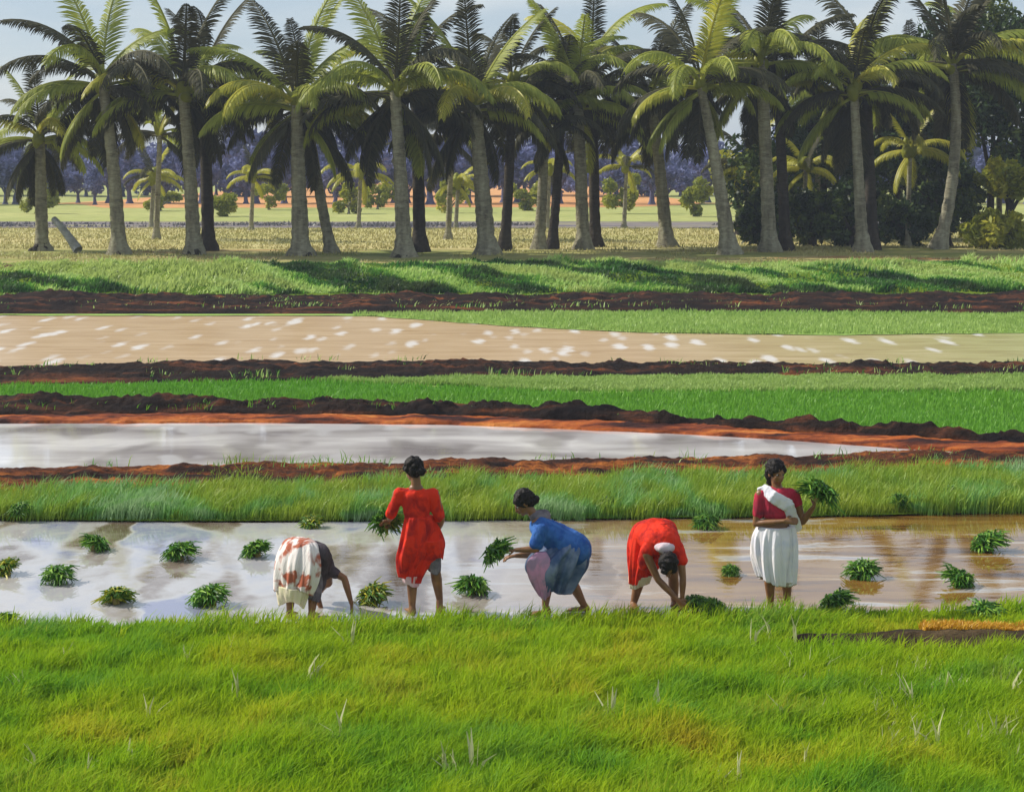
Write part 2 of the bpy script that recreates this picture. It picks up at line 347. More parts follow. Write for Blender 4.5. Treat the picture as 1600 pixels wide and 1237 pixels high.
strip('earth_bank', lambda x: np.minimum(b4r(x) - 0.15, b5(x) - 0.6), b5, M_BUNDD, hump=0.20, lump=0.16, ny=24, nx=520, w0=0.1, seed=7, hs=2.2)
strip('rice_bed', b5, b6, M_SODRICE, z=0.012, nx=120, ny=8)
strip('rice_bed', lambda x: b6(x) - np.clip((x + 4) * 0.45, 0, 2.4), b6, M_SODPALE, z=0.018, nx=200, ny=5, w0=0.3)
strip('earth_bank', b6, b7, M_BUNDD, hump=0.15, lump=0.13, ny=24, nx=520, w0=0.15, seed=8, hs=2.0)
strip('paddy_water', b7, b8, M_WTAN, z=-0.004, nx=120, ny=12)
strip('rice_bed', b8, b9, M_SODPALE, z=0.012, nx=160, ny=6, w0=0.3)
strip('earth_bank', b9, const(BANK0 + 0.7), M_BUNDD, hump=0.30, lump=0.16, ny=24, nx=560, w0=0.1, seed=12, hs=1.6)
bz = lambda X, Y: PLAT * np.clip((Y - BANK0) / (BANK1 - BANK0), 0, 1) ** 0.8 + 0.25 * (fbm(X, Y, 0.5, 3, 4) - 0.5) * np.clip((Y - BANK0), 0, 1) * np.clip((BANK1 + 2 - Y) / 2, 0, 1)
strip('grassy_bank', const(BANK0), const(BANK1 + 0.5), M_SOD, z=0.02, nx=420, ny=34, zf=bz)
strip('terrace', const(BANK1 + 0.4), const(77.5), M_TERRACE, z=PLAT + 0.01, nx=260, ny=14, w1=0.8, amp=0.02)
strip('dry_field', const(77.0), const(101.5), M_YELLOW, z=PLAT + 0.004, nx=60, ny=10, xr=1.6)
strip('shade_strip_ground', const(101.5), const(113), M_SHADEBLUE, z=PLAT + 0.006, nx=60, ny=6, xr=1.6, w0=1.0, w1=1.0)  # stands for the strip of shadow beyond the dry field
strip('far_field', const(112), const(150), M_FARGREEN, z=PLAT + 0.010, nx=60, ny=6, xr=1.6)
strip('bare_field', lambda x: np.interp(x, [-60, -36, -30, 10, 16, 60], [157, 157, 143, 147, 157, 157]), lambda x: np.interp(x, [-60, -36, -30, 10, 16, 60], [158, 158, 300, 300, 159, 158]), M_ORANGE, z=PLAT + 0.014, nx=90, ny=6, xr=1.8, w0=1.5, w1=1.5)
strip('far_field', const(150), const(600), M_FARGREEN, z=PLAT + 0.008, nx=30, ny=6, xr=1.3)

# ------------------------------------------------------------------ grass
def grass(name, n, y0, y1, mat, h=(0.1, 0.3), w=0.006, lean=(0.25, 0.0), spread=0.35, z=0.0, zf=None, xr=1.25, dens=None,
          ybias=1.0, rnd=None, kind='stuff', seed=0, xlim=None, hfun=None):
    r = np.random.default_rng(100 + seed)
    t = r.random(n) ** ybias
    Ym = 0.5 * (float(y0(np.array([0.0]))[0]) + float(y1(np.array([0.0]))[0]))
    # choose row first, then x inside the widened view at that row
    yy0 = float(np.min(y0(np.linspace(-20, 20, 9)))); yy1 = float(np.max(y1(np.linspace(-20, 20, 9))))
    Y = yy0 + (yy1 - yy0) * t
    X = (r.random(n) * 2 - 1) * (0.2667 * Y * xr + 0.8)
    if xlim: X = xlim[0] + r.random(n) * (xlim[1] - xlim[0])
    ok = (Y > y0(X) + wig(0.12, 2.2, seed)(X)) & (Y < y1(X) + wig(0.14, 2.2, seed + 3)(X))
    if dens is not None: ok &= r.random(n) < dens(X, Y)
    X, Y = X[ok], Y[ok]; n = len(X)
    if n == 0: return None
    Z = np.full(n, z) if zf is None else zf(X, Y) + z
    cl = fbm(X, Y, 2.2, seed, 3)
    hh = (h[0] + (h[1] - h[0]) * r.random(n)) * (0.55 + 0.9 * cl)
    if hfun is not None: hh = hh * hfun(X, Y)
    th = r.random(n) * math.pi * 2
    wv = w * (0.6 + 0.8 * r.random(n)) * np.maximum(1.0, Y / 20.0) 
    dx, dy = np.cos(th) * wv, np.sin(th) * wv
    lx = lean[0] * hh + r.normal(0, spread, n) * hh; ly = lean[1] * hh + r.normal(0, spread, n) * hh
    B = np.stack([X, Y, Z - 0.01], -1)
    D = np.stack([dx, dy, 0 * dx], -1)
    Mid = B + np.stack([lx * 0.35, ly * 0.35, hh * 0.6], -1)
    T = B + np.stack([lx, ly, hh * (1 - 0.15 * np.abs(lx / np.maximum(hh, 1e-3)))], -1)
    V = np.stack([B - D, B + D, Mid - D * 0.7, Mid + D * 0.7, T], 1).reshape(-1, 3)
    k = (np.arange(n) * 5)[:, None]
    Fc = np.concatenate([k + [0, 1, 3], k + [0, 3, 2], k + [2, 3, 4]], 0)
    rv = np.clip(r.random(n) if rnd is None else rnd(r, X, Y), 0, 1)
    me = np_mesh(name, V, Fc, ('rnd', np.repeat(rv, 5)))
    return tag(link(name, me, mat, smooth=False), kind=kind)

def bank_shade(r, X, Y):  # slanting palm shadows and lit patches put into the blade colour
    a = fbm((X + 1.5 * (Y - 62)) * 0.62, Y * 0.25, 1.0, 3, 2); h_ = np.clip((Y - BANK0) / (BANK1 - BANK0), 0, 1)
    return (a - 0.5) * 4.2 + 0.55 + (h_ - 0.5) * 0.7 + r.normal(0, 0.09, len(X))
def forev(r, X, Y):
    return 0.5 + (fbm(X * 1.3, Y * 1.6, 1.0, 31, 3) - 0.5) * 1.6 + 0.05 + r.normal(0, 0.10, len(X))
tag(grass('grass', 330000, const(9.6), b0, M_FORE, (0.09, 0.24), 0.0068, (0.30, 0.0), 0.34, ybias=0.9, xr=1.22, seed=1, rnd=forev, hfun=lambda X, Y: (0.5 + 1.0 * fbm(X, Y, 5.0, 77, 2)) * 1.0 - 0.45 * np.clip((Y - 17.2) / 1.2, 0, 1),
      dens=lambda X, Y: 1.0 - 1.0 * ((X > 2.30 + 0.25 * np.sin(Y * 9)) & (Y > 17.50) & (Y < 18.10))),
    'bright green meadow grass filling the foreground', 'grass')
tag(grass('grass', 26000, lambda x: b0(x) - 0.55, lambda x: b0(x) + 0.02, M_FORE, (0.10, 0.23), 0.007, (0.38, 0.0), 0.3, seed=2,
      rnd=lambda r, X, Y: 0.45 + 0.55 * r.random(len(X)), dens=lambda X, Y: (fbm(X, Y, 1.3, 4, 2) > 0.45) * 1.0),
    'taller pale tufts of grass along the near edge of the water', 'grass')
tag(grass('grass', 120000, b1, lambda x: b2(x) + 0.25, M_STRIP, (0.12, 0.34), 0.006, (0.22, 0.0), 0.28, seed=3),
    'blue green grass strip behind the flooded paddy', 'grass')
tag(grass('young_rice', 90000, b5, lambda x: b6(x) - np.clip((x + 4) * 0.45, 0, 2.4), M_RICE, (0.06, 0.14), 0.006, (0.1, 0), 0.25, seed=4),
    'bright green bed of young rice between two dark earth banks', 'young rice')
lit = lambda X, Y: ((Y > 35.5 + 3.2 * np.clip(1 - (X + 3) / 9, 0, 1) - 0.0) & (X > -3.5)) * 1.0
tag(grass('young_rice', 110000, lambda x: b6(x) - np.clip((x + 4) * 0.45, 0, 2.4), b6, M_RICE_PALE, (0.08, 0.15), 0.009, (0.1, 0), 0.25, seed=5,
      dens=lambda X, Y: (X > -4.0) * 1.0),
    'pale green rice along the far edge of the bright green bed', 'young rice')
tag(grass('young_rice', 70000, b8, lambda x: b9(x) + 0.1, M_RICE_PALE, (0.08, 0.16), 0.006, (0.1, 0), 0.25, seed=6, dens=lambda X, Y: (X > -4.6) * 1.0),
    'thin pale green rice strip in front of the bank of palms', 'young rice')
tag(grass('grass', 130000, const(BANK0 + 0.5), const(BANK1 + 0.5), M_BANK, (0.06, 0.24), 0.009, (0.2, 0), 0.35, zf=bz, seed=7, rnd=bank_shade, hfun=lambda X, Y: 0.25 + 1.9 * fbm(X * 1.3, Y * .8, 1.0, 61, 2) ** 1.5,
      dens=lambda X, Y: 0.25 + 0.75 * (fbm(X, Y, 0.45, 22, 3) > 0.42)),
    'grass with painted sunlit and shadow patches on the bank under the palms', 'grass')
tag(grass('grass', 26000, const(66.5), const(79), M_DRY, (0.05, 0.16), 0.007, (0.1, 0), 0.4, z=PLAT, seed=8, dens=lambda X, Y: (fbm(X, Y, 0.3, 8, 3) > 0.52) * 0.7),
    'dry olive grass around the feet of the palms', 'grass')
tag(grass('dry_grass', 40000, const(78), const(101), M_DRY, (0.05, 0.14), 0.006, (0.1, 0), 0.4, z=PLAT, seed=9),
    'pale yellow stubble in the field behind the palms', 'dry grass')
M_SHADESCRUB = leaf_mat('shade_scrub_leaf', [(0, (0.10, 0.10, 0.13)), (1, (0.24, 0.23, 0.22))], transl=0.2)  # shadow tone painted into the leaves on the shaded strip
tag(grass('scrub', 9000, const(103), const(108), M_SHADESCRUB, (0.06, 0.20), 0.010, (0.1, 0), 0.4, z=PLAT, seed=10, dens=lambda X, Y: (fbm(X, Y * 3, 0.10, 15, 2) > 0.47) * 1.0),
    'shadow painted as low blue grey scrub line across the far side of the yellow field', 'scrub')
# weeds breaking the edges of the mud banks
tag(grass('weeds', 9000, lambda x: b9(x) + 0.8, const(BANK0 + 0.8), M_BANK, (0.08, 0.25), 0.007, (0.2, 0), 0.4, z=0.06, seed=13, dens=lambda X, Y: (fbm(X, Y, 0.7, 5, 3) > 0.55) * 0.8),
    'dark weeds at the foot of the grassy bank', 'weeds')

# the eroded earth edge in the near grass at the right
def near_cut():
    nx, ny = 220, 26
    X = np.linspace(2.2, 6.6, nx); t = np.linspace(0, 1, ny)
    yc = 17.80 + 0 * X
    Y0 = yc - 0.20 - 0.05 * np.clip((X - 3.2), 0, 2) * 0.3; Y1 = yc + 0.34 * np.clip((X - 2.3) / 2.0, 0.25, 1)
    XX = np.repeat(X[None], ny, 0); YY = Y0[None] + (Y1 - Y0)[None] * t[:, None]
    prof = np.where(t < 0.45, (t / 0.45) ** 0.7, 1 - 0.35 * (t - 0.45) / 0.55)
    ZZ = 0.13 * prof[:, None] * np.clip((X - 2.15) / 0.6, 0.1, 1)[None] + 0.05 * (fbm(XX, YY, 4, 2, 4) - 0.5)
    V = np.stack([XX, YY, ZZ], -1).reshape(-1, 3)
    i = (np.arange(ny - 1)[:, None] * nx + np.arange(nx - 1)[None]).ravel()
    return np_mesh('earth_bank', V, np.stack([i, i + 1, i + nx + 1, i + nx], -1))
M_BROWN = earth_mat('brown_mud', [(0.34, (0.015, 0.011, 0.009)), (0.5, (0.05, 0.036, 0.022)), (0.66, (0.12, 0.08, 0.04))], (0.8, 2, 3), 1.0, 1.0, 0.05, 0.9, 12.0)
tag(link('earth_bank', near_cut(), M_BROWN), kind='structure')
tag(grass('dry_grass', 6000, const(17.93), const(18.22), M_ORANGEG, (0.04, 0.09), 0.009, (0.3, 0), 0.4, z=0.08, seed=14, xlim=(3.85, 6.6),
      rnd=lambda r, X, Y: 0.55 + 0.45 * r.random(len(X))),
    'orange dry grass on the earth edge at the far right', 'dry grass')

tag(grass('dry_grass', 5200, const(12.6), const(17.0), M_STRAW, (0.10, 0.22), 0.007, (0.2, 0), 0.3, seed=15, xlim=(2.2, 5.0),
      dens=lambda X, Y: (fbm(X, Y * .8, 1.4, 44, 3) > 0.56) * 0.22),
    'pale seeding grass mixed into the green meadow at the lower right', 'dry grass')
for k_, (fa, fb, m_, z_) in enumerate([(b2, b3, M_STRIP, 0.06), (b4r, b5, M_RICE, 0.10), (b6, b7, M_BANK, 0.09), (b9, const(BANK0 + 0.7), M_BANK, 0.16)]):
    tag(grass('weeds', 16000, fa, fb, m_, (0.05, 0.17), 0.006, (0.2, 0), 0.4, z=z_, seed=50 + k_, dens=lambda X, Y: (fbm(X * .8, Y, 1.3, 7, 3) > 0.60) * 0.5),
        ['sparse weeds on the red earth bank behind the grass strip', 'sparse weeds on the dark earth bank behind the grey water', 'sparse weeds on the dark earth bank in front of the tan water', 'sparse weeds on the dark earth bank in front of the palms'][k_], 'weeds')
# dry pale tufts
def tuft_mesh(n=7, h=0.2, seed=0):
    r = random.Random(seed); V = []; Fc = []; at_ = []
    for k in range(n):
        bx, by = r.gauss(0, 0.018), r.gauss(0, 0.018); a = r.random() * 6.28; w = 0.008
        hh = h * r.uniform(0.6, 1.15); lx, ly = r.gauss(0.05, 0.05), r.gauss(0, 0.05); rv = r.random()
        c = [Vector((bx, by, 0)), Vector((bx + lx * .4, by + ly * .4, hh * .6)), Vector((bx + lx * 1.2, by + ly * 1.2, hh))]
        d = Vector((math.cos(a), math.sin(a), 0)) * w
        s = len(V)
        V += [c[0] - d, c[0] + d, c[1] + d * 1.3, c[1] - d * 1.3, c[2] + d * .2, c[2] - d * .2]
        Fc += [(s, s + 1, s + 2, s + 3), (s + 3, s + 2, s + 4, s + 5)]; at_ += [rv] * 6
    return np_mesh('dry_grass_tuft', np.array([tuple(v) for v in V]), Fc, ('rnd', at_))
TUFT = [tuft_mesh(4, 0.25, s) for s in range(5)]
for m in TUFT: m.materials.append(M_STRAW)
for k, (px, py) in enumerate([(290, 1040), (360, 1020), (35, 1080), (232, 1128), (480, 1065), (492, 1062), (370, 1100), (465, 1190), (532, 1158), (58, 1205), (137, 1215),
        (200, 1198), (858, 1078), (955, 1128), (1025, 1115), (1228, 1130), (1258, 1195), (1120, 1232), (1154, 1228), (1415, 1100), (1425, 1104), (1478, 1100), (1500, 1092),
        (1465, 1170), (1510, 1175), (1535, 1170), (1553, 1168), (1385, 1180), (1432, 1170), (1565, 1160), (1590, 1200), (692, 1210), (712, 1212), (740, 1208), (1205, 1000), (1175, 1012),
        (1240, 1010), (100, 1030), (548, 1012), (1580, 1090)]):
    p = at(px, py + 6, 0.0)
    o = link('dry_grass_tuft', TUFT[k % 5], smooth=False); o.location = p; o.rotation_euler = (0, 0, random.random() * 6.28)
    s = random.uniform(0.75, 1.25); o.scale = (s, s, s)
    tag(o, 'pale straw coloured grass tuft standing in the bright green foreground meadow', 'grass tuft', 'pale dry tufts in the foreground grass')

# ------------------------------------------------------------------ seedling bundles
def bundle_mesh(seed, n=520, R=0.125):
    """a tied sheaf of rice seedlings: a compact mop of short limp blades"""
    r = random.Random(seed); V = []; Fc = []; A = []
    side = Vector((r.gauss(0, 1), r.gauss(0, 1), 0)).normalized() * r.uniform(.1, .35)
    for k in range(n):
        th = r.random() * 6.28; ph = math.acos(1 - r.random() * 1.25)
        d = Vector((math.cos(th) * math.sin(ph), math.sin(th) * math.sin(ph), math.cos(ph) * .85)) + side * .5
        root = Vector((r.gauss(0, .025), r.gauss(0, .025), 0.05 + r.random() * .04))
        L = R * r.uniform(0.65, 1.1)
        c1 = root + d * L * 0.7; c2 = c1 + (d * .5 + Vector((r.gauss(0, .4), r.gauss(0, .4), -0.55))) * L * 0.6
        w = d.cross(Vector((r.gauss(0, 1), r.gauss(0, 1), r.gauss(0, 1)))).normalized() * 0.0085
        s = len(V); V += [root - w * .5, root + w * .5, c1 + w, c1 - w, c2 + w * .4, c2 - w * .4]
        Fc += [(s, s + 1, s + 2, s + 3), (s + 3, s + 2, s + 4, s + 5)]; A += [r.random()] * 6
    return np_mesh('blades', np.array([tuple(v) for v in V]), Fc, ('rnd', A))
def tie_mesh():
    bm = bmesh.new(); bmesh.ops.create_cone(bm, cap_ends=False, segments=12, radius1=0.026, radius2=0.034, depth=0.05,
                                            matrix=Matrix.Translation((0, 0, 0.025)))
    me = bpy.data.meshes.new('tie'); bm.to_mesh(me); bm.free(); me.materials.append(M_TWINE); return me
BM = [bundle_mesh(s) for s in range(6)]; BMY = [bundle_mesh(s + 20) for s in range(2)]
for m in BM: m.materials.append(M_SEED)
for m in BMY: m.materials.append(M_SEEDY)
TIE = tie_mesh()
def bundle(loc, label, group='rice seedling bundles set out in the flooded paddy', scale=1.0, tilt=(0.3, 0.2), rz=0.0, mesh=None):
    t = empty('seedling_bundle', loc); t.rotation_euler = (tilt[0], tilt[1], rz); t.scale = (scale * 1.25,) * 3
    tag(t, label, 'seedling bundle', group)
    link('blades', mesh or random.choice(BM), parent=t, smooth=False); link('tie', TIE, parent=t)
    return t
for px, py, s, lab, y in [
    (14, 895, 0.95, 'yellow tipped seedling bundle cut by the left edge of the picture', 1),
    (145, 858, 1.0, 'green seedling bundle farthest back at the left of the paddy', 0),
    (283, 872, 1.1, 'green seedling bundle second from the left in the back row', 0),
    (404, 868, 1.0, 'green seedling bundle just behind and left of the woman in rust and white', 0),
    (92, 908, 1.05, 'green seedling bundle near the left edge between two others', 0),
    (182, 942, 1.0, 'yellow and green seedling bundle close to the grass at the left', 1),
    (333, 943, 1.15, 'dark green seedling bundle near the grass left of the woman in rust and white', 0),
    (586, 940, 1.05, 'yellow green seedling bundle on the water between the stooping woman and the red dress', 1),
    (737, 926, 1.05, 'green seedling bundle below the hand of the woman in blue', 0),
    (1105, 824, 0.95, 'dark seedling bundle at the far water edge left of the woman in white', 0),
    (1143, 896, 0.6, 'smallest green seedling bundle left of the white skirt', 0),
    (1086, 952, 0.9, 'green seedling bundle at the hands of the stooping woman in red', 0),
    (1112, 955, 0.8, 'low dark seedling bundle between the stooping woman in red and the woman in white', 0),
    (1350, 900, 1.05, 'dark seedling bundle on the brown water in the middle right', 0),
    (1312, 952, 1.05, 'dark seedling bundle near the grass right of the woman in white', 0),
    (1492, 912, 1.05, 'olive seedling bundle on brown water toward the right edge', 0),
    (1547, 858, 1.2, 'largest dark seedling bundle standing by the right edge', 0),
    (1538, 968, 1.1, 'dark seedling bundle in the grass edge at the far right', 0),
    (1403, 800, 0.8, 'small dark seedling bundle lying in the grass strip at the right', 0),
    (1490, 785, 0.8, 'faint seedling bundle lying highest in the grass strip at the right', 0),
    (36, 812, 0.8, 'pale seedling tuft on the far water edge at the left', 0),
    (490, 822, 0.8, 'small yellow green seedling tuft behind the back of the woman in rust and white', 1),
    (8, 975, 0.7, 'dark seedling tuft in the grass edge at the far left', 0),
    (1290, 790, 0.7, 'dark seedling tuft in the grass strip under the raised bundle', 0),
    (948, 802, 0.75, 'dark seedling bundle in the grass strip behind the woman in blue', 0),
    (708, 790, 0.6, 'small seedling tuft in the grass strip right of the red dress', 0)]:
    p = at(px, py, 0.0)
    bundle((p.x, p.y, -0.02 if py > 812 else 0.08), lab, scale=s, rz=random.random() * 6.28, tilt=(random.uniform(-.5, .5), random.uniform(-.5, .5)),
           mesh=(BMY[len(lab) % 2] if y else None))

# ------------------------------------------------------------------ rounded solids
def esec(bm, p0, p1, w0, d0, w1, d1, wdir, n=20, rings=7, cap=6):
    """tapered elliptical capsule from p0 to p1; w along wdir, d across"""
    ax = p1 - p0; L = ax.length
    if L < 1e-5: ax = Vector((0, 0, 1)); L = 1e-5
    ax = ax.normalized()
    wd = (wdir - ax * wdir.dot(ax))
    if wd.length < 1e-4: wd = ax.orthogonal()
    wd.normalize(); dd = ax.cross(wd)
    R = []
    for k in range(cap):                       # start hemisphere
        a = math.pi / 2 * k / cap
        R.append((-math.cos(a) * min(w0, d0), math.sin(a), w0, d0))
    for k in range(rings + 1):
        t = k / rings; R.append((L * t, 1.0, w0 + (w1 - w0) * t, d0 + (d1 - d0) * t))
    for k in range(cap - 1, -1, -1):
        a = math.pi / 2 * k / cap
        R.append((L + math.cos(a) * min(w1, d1), math.sin(a), w1, d1))
    rows = []
    for off, s, w, d in R:
        if s < 1e-6: rows.append([bm.verts.new(p0 + ax * off)]); continue
        rows.append([bm.verts.new(p0 + ax * off + wd * (math.cos(2 * math.pi * j / n) * w * s) + dd * (math.sin(2 * math.pi * j / n) * d * s)) for j in range(n)])
    for a, b in zip(rows[:-1], rows[1:]):
        for j in range(n):
            j2 = (j + 1) % n
            if len(a) == 1: bm.faces.new((a[0], b[j2], b[j]))
            elif len(b) == 1: bm.faces.new((a[j], a[j2], b[0]))
            else: bm.faces.new((a[j], a[j2], b[j2], b[j]))
def cap_(bm, p0, r0, p1, r1, n=14): esec(bm, p0, p1, r0, r0, r1, r1, Vector((0.31, 0.77, 0.21)), n, 4, 4)
def remeshed(name, bm, voxel, mat, parent, smooth=4, fold=0.0, fs=9.0, fz=2.0, seed=0):
    bmesh.ops.recalc_face_normals(bm, faces=bm.faces)
    me = bpy.data.meshes.new(name); bm.to_mesh(me); bm.free()
    tmp = bpy.data.objects.new('tmp', me); COL.objects.link(tmp)
    m = tmp.modifiers.new('r', 'REMESH'); m.mode = 'VOXEL'; m.voxel_size = voxel
    s = tmp.modifiers.new('s', 'SMOOTH'); s.iterations = smooth; s.factor = 0.5
    dg = bpy.context.evaluated_depsgraph_get(); dg.update()
    out = bpy.data.meshes.new_from_object(tmp.evaluated_get(dg), depsgraph=dg)
    bpy.data.objects.remove(tmp); out.name = name
    if fold:
        for v in out.vertices:
            q = Vector((v.co.x * fs, v.co.y * fs, v.co.z * fz)) + Vector((seed * 3.1, 0, 0))
            v.co += v.normal * (mnoise.noise(q) * fold + abs(mnoise.noise(q * 2.3)) * fold * 0.6)
    out.materials.clear(); out.materials.append(mat)
    return link(name, out, None, parent)

# ------------------------------------------------------------------ palms
def tube(V, Fc, pts, rads, n=8, A=None, val=0.5):
    base = len(V)
    for k, (p, r) in enumerate(zip(pts, rads)):
        d = (pts[min(k + 1, len(pts) - 1)] - pts[max(k - 1, 0)]).normalized()
        u = d.cross(Vector((0.3, 1, 0.2))).normalized(); v = d.cross(u)
        for j in range(n):
            a = 2 * math.pi * j / n
            V.append(p + (u * math.cos(a) + v * math.sin(a)) * r)
            if A is not None: A.append(val)
    for k in range(len(pts) - 1):
        for j in range(n):
            a, b = base + k * n + j, base + k * n + (j + 1) % n
            Fc.append((a, b, b + n, a + n))
    return V, Fc

def frond_mesh(name, L, rise, droop, nl=54, width=0.56, seed=0, mat=None, hang=0.5):
    """frond growing along +X from origin: rachis arcs up by rise, then droops; two rows of leaflets"""
    r = random.Random(seed); V = []; Fc = []; A = []
    K = 14; pts = []
    ang = rise; p = Vector((0, 0, 0)); ds = L / K
    for k in range(K + 1):
        pts.append(p.copy())
        ang -= droop / K * (0.5 + 1.1 * k / K)
        p = p + Vector((math.cos(ang), 0, math.sin(ang))) * ds
    tube(V, Fc, pts, [0.050 * (1 - 0.80 * k / K) + 0.006 for k in range(K + 1)], 4, A, 1.0)
    for j in range(nl):
        t = 0.14 + 0.86 * (j + r.random() * .5) / nl
        f = t * K; k = min(int(f), K - 1); q = pts[k].lerp(pts[k + 1], f - k)
        tan = (pts[k + 1] - pts[k]).normalized(); up = tan.cross(Vector((0, -1, 0))).normalized()
        ll = width * (0.55 + 0.6 * math.sin(math.pi * min(1, t * 0.95 + 0.08)) ** 0.8) * r.uniform(0.85, 1.12) * (1.0 if t < 0.9 else 0.75)
        for sd in (-1, 1):
            fw = 0.55 + 0.5 * t
            d0 = (Vector((0, sd, 0)) + tan * fw + up * 0.28).normalized()
            d1 = (d0 + Vector((0, 0, -1)) * (hang * r.uniform(0.6, 1.4)) + tan * 0.15).normalized()
            d2 = (d1 + Vector((0, 0, -1)) * hang * 1.2).normalized()
            w = tan * 0.029
            a = q; b = a + d0 * ll * .34; c = b + d1 * ll * .36; e = c + d2 * ll * .34
            s = len(V); rv = min(1, max(0, r.gauss(0.5, 0.25)))
            V += [a - w * .6, a + w * .6, b - w, b + w, c - w * .8, c + w * .8, e]
            A += [rv] * 7
            Fc += [(s, s + 1, s + 3, s + 2), (s + 2, s + 3, s + 5, s + 4), (s + 4, s + 5, s + 6, s + 6)]
    V = [tuple(v) for v in V]
    me = bpy.data.meshes.new(name)
    me.from_pydata(V, [], [f if f[2] != f[3] else f[:3] for f in Fc])
    a = me.attributes.new('rnd', 'FLOAT', 'POINT'); a.data.foreach_set('value', np.array(A, dtype=np.float32))
    me.materials.append(mat); return me

FR = {}
for key, mat in (('g', M_FROND), ('d', M_FRONDD), ('y', M_FRONDY)):
    FR[key] = {'up': [frond_mesh('frond', 3.5, 1.30, 0.55, seed=1, mat=mat, hang=0.25), frond_mesh('frond', 3.4, 1.12, 1.1, seed=2, mat=mat, hang=0.45)],
               'mid': [frond_mesh('frond', 3.4, 0.75, 1.75, seed=s, mat=mat, hang=0.6) for s in (3, 4, 5)],
               'low': [frond_mesh('frond', 3.0, 0.25, 1.35, seed=s, mat=mat, hang=0.8) for s in (6, 7)],
               'hang': [frond_mesh('frond', 2.5, -0.55, 0.8, seed=s, mat=mat, hang=0.6) for s in (8, 9)]}

def trunk_mesh(base, bend, top, r0, r1, boots=True, seed=0):
    r = random.Random(seed); V = []; Fc = []; K = 30; pts = []; rad = []
    for k in range(K + 1):
        t = k / K
        p = base * (1 - t) ** 2 + bend * 2 * t * (1 - t) + top * t * t
        pts.append(p)
        rr = r0 + (r1 - r0) * t ** 0.7
        if t < 0.13: rr *= 1 + 0.75 * (1 - t / 0.13) ** 1.6
        rr *= 1 + (0.05 if k % 2 else -0.03) + r.uniform(-.02, .02)
        rad.append(rr)
    tube(V, Fc, pts, rad, 14)
    V2 = []
    for idx, v in enumerate(V):
        k = idx // 14; amp = 0.05 if k > 3 else 0.12
        c = pts[k]; d = v - c
        V2.append(tuple(c + d * (1 + amp * (mnoise.noise(v * 3.0 + Vector((seed, 0, 0)))) * 1.6)))
    me = bpy.data.meshes.new('trunk'); me.from_pydata(V2, [], Fc); return me

def blobs_mesh(name, items, mat, seg=10):
    bm = bmesh.new()
    for c, rx, rz in items:
        bmesh.ops.create_uvsphere(bm, u_segments=seg, v_segments=7, radius=1.0,
                                  matrix=Matrix.Translation(c) @ Matrix.Diagonal((rx, rx, rz, 1)))
    me = bpy.data.meshes.new(name); bm.to_mesh(me); bm.free(); me.materials.append(mat); return me

def palm(base_px, base_py, top_px, top_py, label, bendx=0.0, r0=0.33, r1=0.2, size=1.0, seed=0, nf=26, back=0, roots=False, tone='g', group='coconut palms along the bank', Y=None, dark=0.45,
         up=1.0, bark=None):
    if Y is None: Y = F * (H - PLAT) / (base_py - HOR)
    b = Vector(((base_px - 800) * Y / F, Y, PLAT - 0.03))
    top = Vector(((top_px - 800) * Y / F, Y, H - (top_py - HOR) * Y / F))
    t = empty('coconut_palm', b); tag(t, label, 'palm tree', group)
    lt = top - b; bend = lt * 0.5 + Vector((bendx, 0, 0))
    link('trunk', trunk_mesh(Vector((0, 0, 0)), bend, lt, r0, r1, seed=seed), bark or M_BARK, t)
    r = random.Random(seed * 7 + 1)
    # old leaf bases / flower stalks at the heart of the crown
    items = [(lt + Vector((r.uniform(-.15, .15), r.uniform(-.15, .15), r.uniform(-.25, .25))), r.uniform(.14, .24), r.uniform(.2, .36)) for _ in range(6)]
    link('crown_heart', blobs_mesh('crown_heart', items, M_FRONDY), None, t)
    for k in range(nf):
        u = (k + 0.5) / nf
        az = k * 2.39996 + r.uniform(-.25, .25)
        kind = 'up' if u < 0.20 * up else 'mid' if u < 0.52 else 'low' if u < 0.86 else 'hang'
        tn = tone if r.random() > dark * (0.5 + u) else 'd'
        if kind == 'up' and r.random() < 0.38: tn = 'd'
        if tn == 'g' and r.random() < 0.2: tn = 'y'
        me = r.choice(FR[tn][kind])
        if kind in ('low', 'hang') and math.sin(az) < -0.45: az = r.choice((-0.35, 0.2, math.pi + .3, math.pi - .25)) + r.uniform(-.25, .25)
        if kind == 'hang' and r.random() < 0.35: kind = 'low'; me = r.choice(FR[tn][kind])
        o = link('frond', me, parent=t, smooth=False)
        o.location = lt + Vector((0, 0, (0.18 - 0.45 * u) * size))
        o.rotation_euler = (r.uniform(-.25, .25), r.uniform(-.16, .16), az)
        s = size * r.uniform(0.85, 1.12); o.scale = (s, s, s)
    for k in range(back):                                  # dark fronds hanging on the far side and flanks
        az = r.uniform(0.1, math.pi - 0.1)
        o = link('dark_frond', r.choice(FR['d'][r.choice(('hang', 'low'))]), parent=t, smooth=False)
        o.location = lt + Vector((0, 0.05, -0.25)); o.rotation_euler = (r.uniform(-.2, .2), r.uniform(.0, .3), az)
        s = size * r.uniform(0.9, 1.15); o.scale = (s, s, s)
    if roots:
        rb = bmesh.new()
        for _ in range(9):
            q = Vector((r.uniform(-.34, .34), r.uniform(-.42, .05), 0.0))
            cap_(rb, q, r.uniform(.10, .17), Vector((q.x * .45, q.y * .4, r.uniform(.22, .42))), .09)
        remeshed('root_mass', rb, .035, M_BARKD, t, 1, fold=.09, fs=7, fz=7, seed=seed)
    return t

